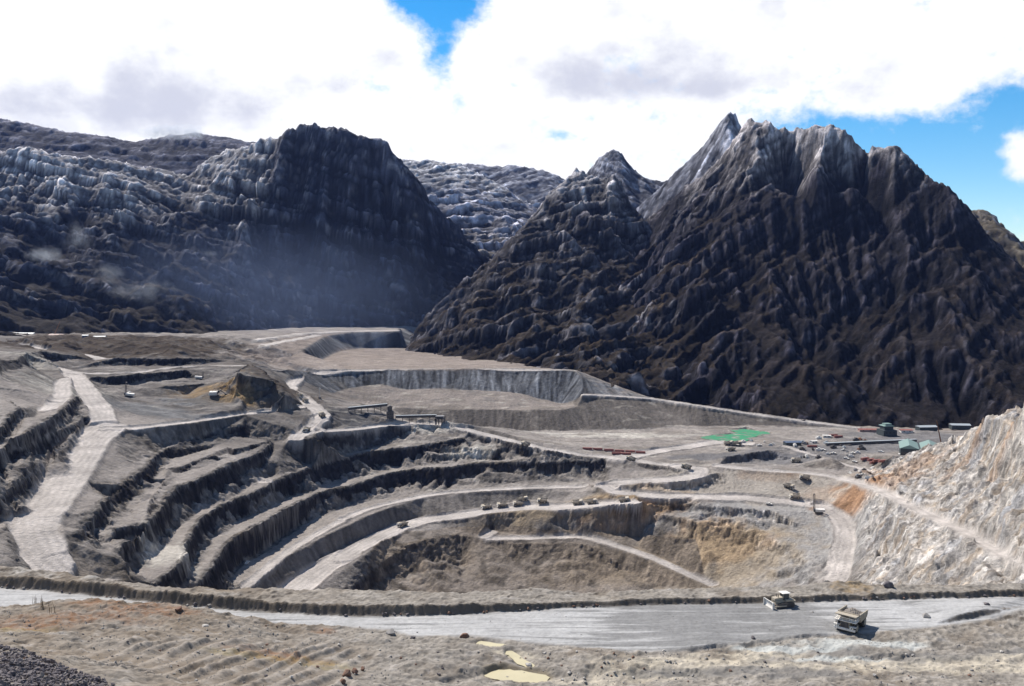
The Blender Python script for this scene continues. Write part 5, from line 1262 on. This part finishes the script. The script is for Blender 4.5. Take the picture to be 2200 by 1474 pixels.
shed('long grey roof far behind the workshop, left one', gp(1990, 924, 200), 26, 12, 5, .1, M['darkwall'], M['greyroof'], GB)
shed('long grey roof far behind the workshop, at the mountain foot', gp(2062, 920, 203), 26, 12, 5, -.1, M['darkwall'], M['greyroof'], GB)
shed('long faded red roof left of the green topped tower', gp(1868, 927, 200), 30, 8, 3, 0, M['pinkroof'], M['red'], GB)
shed('faded red roof right of the green topped tower', gp(1946, 929, 200), 16, 8, 3.5, 0, M['white'], M['red'], GB)
shed('dark blue shed between the yellow road and the pond', gp(1702, 957, 200), 20, 10, 4.5, .1, M['darkwall'], M['blue'], GB)
shed('white hut in the middle of the camp yard', gp(1748, 952, 200), 8, 5, 3, .3, M['white'], M['white'], GB)
shed('small white hut near the embankment end', gp(1776, 940, 200), 10, 5, 3, -.2, M['white'], M['white'], GB)
# --- containers
GC = 'red shipping containers'
def container(label, p, rz, mat=None):
    t = thing('container', label, 'container', p, rz, GC)
    q = MB(); q.box(-6, 6, -1.25, 1.25, 0, 2.7)
    for i in range(18): q.box(-5.8 + i * .66, -5.55 + i * .66, -1.31, -1.25, .2, 2.5)
    q.done('shell', mat or M['red'], t)
    for y in (-.62, .62): q = MB(); q.box(6.0, 6.07, y - .58, y + .58, .15, 2.55); q.done('door', mat or M['red'], t)
    return t
c0 = None
CT = [(1262, 966, 'first'), (1284, 967, 'second'), (1308, 969, 'third'), (1331, 971, 'fourth'), (1354, 972, 'fifth'), (1376, 974, 'sixth')]
for u, v, nm in CT:
    lb = nm + ' from the left of the red containers lined up along the upper road'
    p = hit(u, v); rz = R(-8 + 5 * math.sin(u))
    if c0 is None: c0 = container(lb, p, rz)
    else: dup(c0, lb, p, rz, GC)
for u, v, rz, lb in ((1345, 977, -.1, 'red container lying in front of the long container line, left one'), (1325, 976, -.1, 'red container in front of the line, farthest left'), (1790, 937, .1, 'red container near the embankment end, upper one'), (1801, 940, .2, 'red container near the embankment end, lower one'),
                     (1858, 988, .5, 'red container in the stack by the orange hill, leftmost'), (1872, 990, .5, 'red container in the stack by the orange hill, second'), (1884, 992, .4, 'red container in the stack by the orange hill, third'), (1896, 993, .4, 'red container in the stack by the orange hill, rightmost'), (1878, 996, .4, 'red container in the stack by the orange hill, nearest one'),
                     (1745, 961, .0, 'red container beside the yellow road')):
    dup(c0, lb, hit(u, v), rz, GC)
# --- stored gear in the camp yard
eq = []
for k_, mt in enumerate((M['white'], M['steel'], M['rust'], M['greyroof'], M['dark'])):
    q = MB(); q.box(-2.2, 2.2, -1.1, 1.1, .3, 1.7, bev=.08); q.box(-2.4, 2.4, -1.0, -.8, 0, .3); q.box(-2.4, 2.4, .8, 1.0, 0, .3); q.box(-1.0, .6, -.9, .9, 1.7, 2.5); q.bar((1.2, 0, 1.7), (1.2, 0, 3.0), .12); eq.append(q.done('stored_equipment', mt))
r5 = random.Random(17)
for i in range(46):
    if i < 30: u, v = r5.uniform(1690, 1860), r5.uniform(940, 985); v = max(v, 930 + (u - 1690) * .1)
    elif i < 38: u, v = r5.uniform(1590, 1720), r5.uniform(948, 966)
    else: u, v = r5.uniform(1820, 1875), r5.uniform(1008, 1030)
    o = eq[i] if i < 5 else bpy.data.objects.new('stored_equipment', eq[r5.randrange(5)].data)
    if i >= 5: col.objects.link(o)
    p = hit(u, v); o.location = p; o.rotation_euler = (0, 0, r5.uniform(0, 6)); s5 = r5.uniform(.8, 1.7); o.scale = (s5, s5, s5)
    tag(o, 'small piece of machinery stored in the camp beside the pit', 'equipment', 'machinery stored around the mine camp')
# --- crane booms
def boom(label, p, L_, ang_, mat):
    t = thing('crane', label, 'crane', p); q = MB(); q.box(-4, 4, -1.6, 1.6, 0, 3, bev=.1); q.done('carrier', M['orange'], t)
    b = MB(); e = (math.cos(ang_) * L_, 0, 3 + math.sin(ang_) * L_)
    for dy in (-.5, .5):
        for dx in (-.5, .5): b.bar((dx, dy, 3), (e[0] + dx * .3, dy * .3, e[2]), .2, 4)
    for i in range(10):
        f = i / 10; g_ = (i + 1) / 10; b.bar((e[0] * f - .5, -.5, 3 + (e[2] - 3) * f), (e[0] * g_ + .5, .5, 3 + (e[2] - 3) * g_), .12, 3)
    b.done('boom', mat, t); return t
boom('thin orange crane boom leaning left behind the workshop', gp(2022, 958, 200), 30, R(103), M['rust'])
boom('thin brown crane boom over the faded red shed at far left', gp(117, 723, 84), 26, R(66), M['rust'])

# --- rocks
def boulder_mesh(seed, r=1.0, sq=(1, 1, .7)):
    rs = random.Random(seed); bm = bmesh.new()
    pts = [Vector((rs.gauss(0, 1), rs.gauss(0, 1), rs.gauss(0, 1))).normalized() * (r * rs.uniform(.75, 1.1)) for _ in range(22)]
    for p in pts: bm.verts.new((p.x * sq[0], p.y * sq[1], p.z * sq[2]))
    bmesh.ops.convex_hull(bm, input=bm.verts[:]); bmesh.ops.delete(bm, geom=[v for v in bm.verts if not v.link_faces], context='VERTS')
    bmesh.ops.bevel(bm, geom=bm.edges[:], offset=.06 * r, segments=1, affect='EDGES')
    me = bpy.data.meshes.new('boulder'); bm.to_mesh(me); bm.free(); return me
def rockmat(name, c):
    m = paint(name, c, .95, 0, .35, 1.5); return m
RM = [rockmat('grey_stone', (0.26, 0.25, 0.24)), rockmat('dark_stone', (0.10, 0.09, 0.10)), rockmat('rust_stone', (0.17, 0.09, 0.06)), rockmat('pale_stone', (0.45, 0.43, 0.40))]
BM = [[boulder_mesh(k * 10 + j) for j in range(5)] for k in range(4)]
for k in range(4):
    for m_ in BM[k]: m_.materials.append(RM[k])
rs = random.Random(3)
def rock(u, v, r, k, lb, grp=None, sink=.3):
    p = hit(u, v, FGG, 315); o = bpy.data.objects.new('boulder', BM[k][rs.randrange(5)]); col.objects.link(o)
    o.location = (p.x, p.y, p.z + r * sink); o.scale = (r * rs.uniform(.8, 1.3), r * rs.uniform(.8, 1.2), r * rs.uniform(.8, 1.2)); o.rotation_euler = (rs.uniform(-.3, .3), rs.uniform(-.3, .3), rs.uniform(0, 6))
    tag(o, lb, 'boulder', grp); return o
for u, v, r, k, lb, g in [(745, 1452, 1.3, 2, 'largest reddish boulder at the bottom left of centre', None), (762, 1445, 1.0, 2, 'reddish boulder behind the largest reddish one', None), (778, 1440, .8, 2, 'reddish boulder at the right of the reddish cluster', None),
                       (736, 1466, .9, 2, 'reddish boulder at the bottom edge of the reddish cluster', None), (839, 1362, 1.3, 0, 'grey boulder on the near edge of the road', None), (887, 1372, 1.0, 1, 'dark boulder on the road edge right of the grey one', None), (998, 1370, 1.2, 2, 'brown boulder by the road above the yellow puddles', None),
                       (1136, 1432, .9, 3, 'pale boulder right of the middle puddle', None), (440, 1348, .9, 3, 'pale boulder with a dark side on the left slope', None), (384, 1311, 1.3, 2, 'rusty boulder at the top of the orange patch', None), (1911, 1262, 2.2, 1, 'dark tilted slab standing on the ledge beyond the berm', None), (2120, 1300, .9, 1, 'dark boulder at the right roadside', None),
                       (1990, 1326, 1.1, 0, 'grey boulder on the road edge right of the truck', None), (1618, 1372, .7, 1, 'small dark boulder on the low berm by the road', None)]:
    rock(u, v, r, k, lb, g)
GS = 'loose stones scattered over the near slope'
for i in range(170):
    u = rs.uniform(20, 1500) if i < 120 else rs.uniform(1300, 2190); v = rs.uniform(1340, 1470) if u < 900 else rs.uniform(1400, 1470)
    rock(u, v, rs.uniform(.18, .5) * (1.0 if u > 300 else .8), rs.choice([0, 0, 0, 3, 1, 2]), 'loose stone on the near slope below the road', GS)
for i in range(60):
    u = rs.uniform(0, 2200); rock(u, float(np.interp(u, [0, 404, 740, 991, 1391, 1800, 2200], [1263, 1303, 1325, 1321, 1300, 1292, 1283])) - rs.uniform(1, 6), rs.uniform(.25, .6), rs.choice([0, 1, 1, 2]), 'stone at the foot of the road berm', 'stones along the foot of the berm')
# dark rubble heap bottom left: nobody could count it
def rubble():
    bm = bmesh.new(); r2 = random.Random(11)
    src = []
    for j in range(4):
        b2 = bmesh.new(); b2.from_mesh(BM[1][j]); src.append(([v.co.copy() for v in b2.verts], [[v.index for v in f.verts] for f in b2.faces])); b2.free()
    for i in range(1500):
        u = r2.uniform(-30, 250) * r2.uniform(.3, 1); top_ = np.interp(u, [-30, 0, 60, 130, 260], [1382, 1388, 1400, 1430, 1476]); v = r2.uniform(top_, 1478)
        p = hit(u, v, FGG, 315); s = r2.uniform(.15, .42) * (1.6 if r2.random() < .12 else 1); vs_, fs_ = src[r2.randrange(4)]
        m = Matrix.Translation(p + Vector((0, 0, r2.uniform(0, .3)))) @ Matrix.Rotation(r2.uniform(0, 6), 4, Vector((r2.random(), r2.random(), r2.random() + .1)).normalized()) @ Matrix.Diagonal((s * r2.uniform(.7, 1.6), s, s * r2.uniform(.6, 1), 1))
        nv = [bm.verts.new(m @ c) for c in vs_]
        for f in fs_: bm.faces.new([nv[q] for q in f])
    me = bpy.data.meshes.new('rubble'); bm.to_mesh(me); bm.free(); me.materials.append(paint('purple_grey_rubble', (0.13, 0.115, 0.125), .9, 0, .5, .5)); me.materials[0]
    o = bpy.data.objects.new('rubble', me); col.objects.link(o); tag(o, 'heap of dark broken rubble in the bottom left corner', 'rubble'); o['kind'] = 'stuff'
rubble()
def gravel():
    r2 = random.Random(21); bm = bmesh.new()
    for i in range(9000):
        y = r2.uniform(150, 238); x = r2.uniform(-.62, .62) * y; z_ = grid_z(FGG, x, y)
        fx_ = int((x - fx0) / fs); fy_ = int((y - fy0) / fs)
        if z_ is None or (rmb[fy_, fx_] > .3 and r2.random() < .93): continue
        s_ = r2.uniform(.06, .2) * (1.7 if r2.random() < .08 else 1); c = Vector((x, y, z_ + s_ * .2))
        v = [bm.verts.new(c + Vector((a * s_ * r2.uniform(.7, 1.3), b * s_ * r2.uniform(.7, 1.3), d * s_ * r2.uniform(.6, 1)))) for a, b, d in ((1, 0, 0), (0, 1, .1), (-1, 0, 0), (0, -1, 0), (.1, 0, 1))]
        for q in range(4): bm.faces.new((v[q], v[(q + 1) % 4], v[4]))
    me = bpy.data.meshes.new('gravel'); bm.to_mesh(me); bm.free(); me.materials.append(paint('gravel_stone', (0.30, 0.28, 0.26), .95, 0, .5, .3)); o = bpy.data.objects.new('gravel', me); col.objects.link(o); o['kind'] = 'stuff'
    tag(o, 'fine gravel strewn over the near ground', 'gravel')
gravel()
# dry stems
for i, (u, v, n, lb) in enumerate(((72, 1300, 5, 'left tuft of dry stems on the orange slope by the road'), (92, 1306, 7, 'middle tuft of dry stems, the tallest'), (112, 1318, 5, 'right tuft of dry stems, lowest on the slope'))):
    p = hit(u, v, FGG, 315); t = thing('dry_plant', lb, 'plant', p, group='dry stems on the left slope'); r3 = random.Random(i)
    for k_ in range(n):
        b = MB(); a_ = Vector((r3.uniform(-.6, .6), r3.uniform(-.5, .5), -.1)); e = a_ + Vector((r3.uniform(-.7, .7), r3.uniform(-.3, .3), r3.uniform(1.6, 3.4))); mid = (a_ + e) / 2 + Vector((r3.uniform(-.2, .2), 0, .2))
        b.bar(a_, mid, .06, 4, .045); b.bar(mid, e, .045, 4, .02); b.bar(mid, mid + Vector((r3.uniform(-.5, .5), 0, .6)), .03, 3, .02); b.done('stem', M['wood'], t)
print('things done', time.time() - T0)


# ------------------------------------------------------------------ the air between: one box of thin even haze
def haze_box():
    bm = bmesh.new(); bmesh.ops.create_cube(bm, size=1.0)
    me = bpy.data.meshes.new('haze'); bm.to_mesh(me); bm.free()
    o = bpy.data.objects.new('haze', me); col.objects.link(o); o['kind'] = 'stuff'
    o.scale = (6200, 6400, 1500); o.location = (0, 2600, 50)
    m = bpy.data.materials.new('thin_air'); m.use_nodes = True; t = m.node_tree; t.nodes.clear()
    v = N(t, 'ShaderNodeVolumePrincipled'); v.inputs['Color'].default_value = (0.28, 0.42, 1.0, 1); v.inputs['Density'].default_value = HAZE; v.inputs['Anisotropy'].default_value = 0.3
    out = N(t, 'ShaderNodeOutputMaterial'); t.links.new(v.outputs[0], out.inputs['Volume']); me.materials.append(m)
HAZE = 0.000016
haze_box()
def mist(name, u, v, d, rx, ry, rz, dens, label, even=False):
    """a wisp of low cloud clinging to the mountain"""
    bm = bmesh.new(); bmesh.ops.create_icosphere(bm, subdivisions=3, radius=1.0)
    me = bpy.data.meshes.new(name); bm.to_mesh(me); bm.free()
    o = bpy.data.objects.new(name, me); col.objects.link(o); o['kind'] = 'stuff'; o['label'] = label; o['category'] = 'mist'
    o.location = PD(u, v, d); o.scale = (rx, ry, rz)
    m = bpy.data.materials.new('mist_vapour'); m.use_nodes = True; t = m.node_tree; t.nodes.clear()
    co = N(t, 'ShaderNodeTexCoord'); ln = N(t, 'ShaderNodeVectorMath', operation='LENGTH'); t.links.new(co.outputs['Object'], ln.inputs[0])
    mp = N(t, 'ShaderNodeMapping'); t.links.new(co.outputs['Object'], mp.inputs[0]); mp.inputs['Location'].default_value = (u * .37, v * .21, 0); mp.inputs['Scale'].default_value = (rx / 60, 1, rz / 60)
    n = N(t, 'ShaderNodeTexNoise'); t.links.new(mp.outputs[0], n.inputs['Vector']); n.inputs['Scale'].default_value = 1.5; n.inputs['Detail'].default_value = 7; n.inputs['Roughness'].default_value = .7
    e = maprange(t, ln.outputs['Value'], 0.0, 1.0, 0.22, -0.42, False)
    if even: f = mathn(t, 'MULTIPLY', maprange(t, ln.outputs['Value'], 1.0, 0.2, 0, dens), maprange(t, n.outputs['Fac'], .3, .7, .6, 1.2))
    else: f = maprange(t, mathn(t, 'ADD', n.outputs['Fac'], e), 0.42, 0.95, 0, dens * 2.4)
    v_ = N(t, 'ShaderNodeVolumePrincipled'); v_.inputs['Color'].default_value = (0.45, 0.6, 1, 1) if even else (0.80, 0.88, 1, 1); t.links.new(f, v_.inputs['Density']); v_.inputs['Anisotropy'].default_value = 0.2
    out = N(t, 'ShaderNodeOutputMaterial'); t.links.new(v_.outputs[0], out.inputs['Volume']); me.materials.append(m)
for a in [(100, 552, 1880, 100, 50, 45, .014, 'bright wisp of mist at the far left slope'), (165, 515, 1930, 70, 45, 90, .007, 'thin mist rising above the bright left wisp'), (290, 625, 1820, 190, 60, 75, .006, 'wide mist patch low on the left slope'), (235, 590, 1850, 80, 40, 60, .007, 'ragged mist between the two larger left patches'),
          (450, 545, 2060, 80, 30, 22, .010, 'small slanted wisp right of the left slope'), (560, 640, 1900, 520, 190, 190, .0008, 'broad blue haze filling the valley at the foot of the dark wall', True), (370, 284, 3180, 330, 120, 62, .05, 'cloud spilling over the far left ridge'), (890, 462, 2180, 26, 16, 22, .012, 'tiny puff of cloud on the dark wall')]:
    mist('mist', *a)
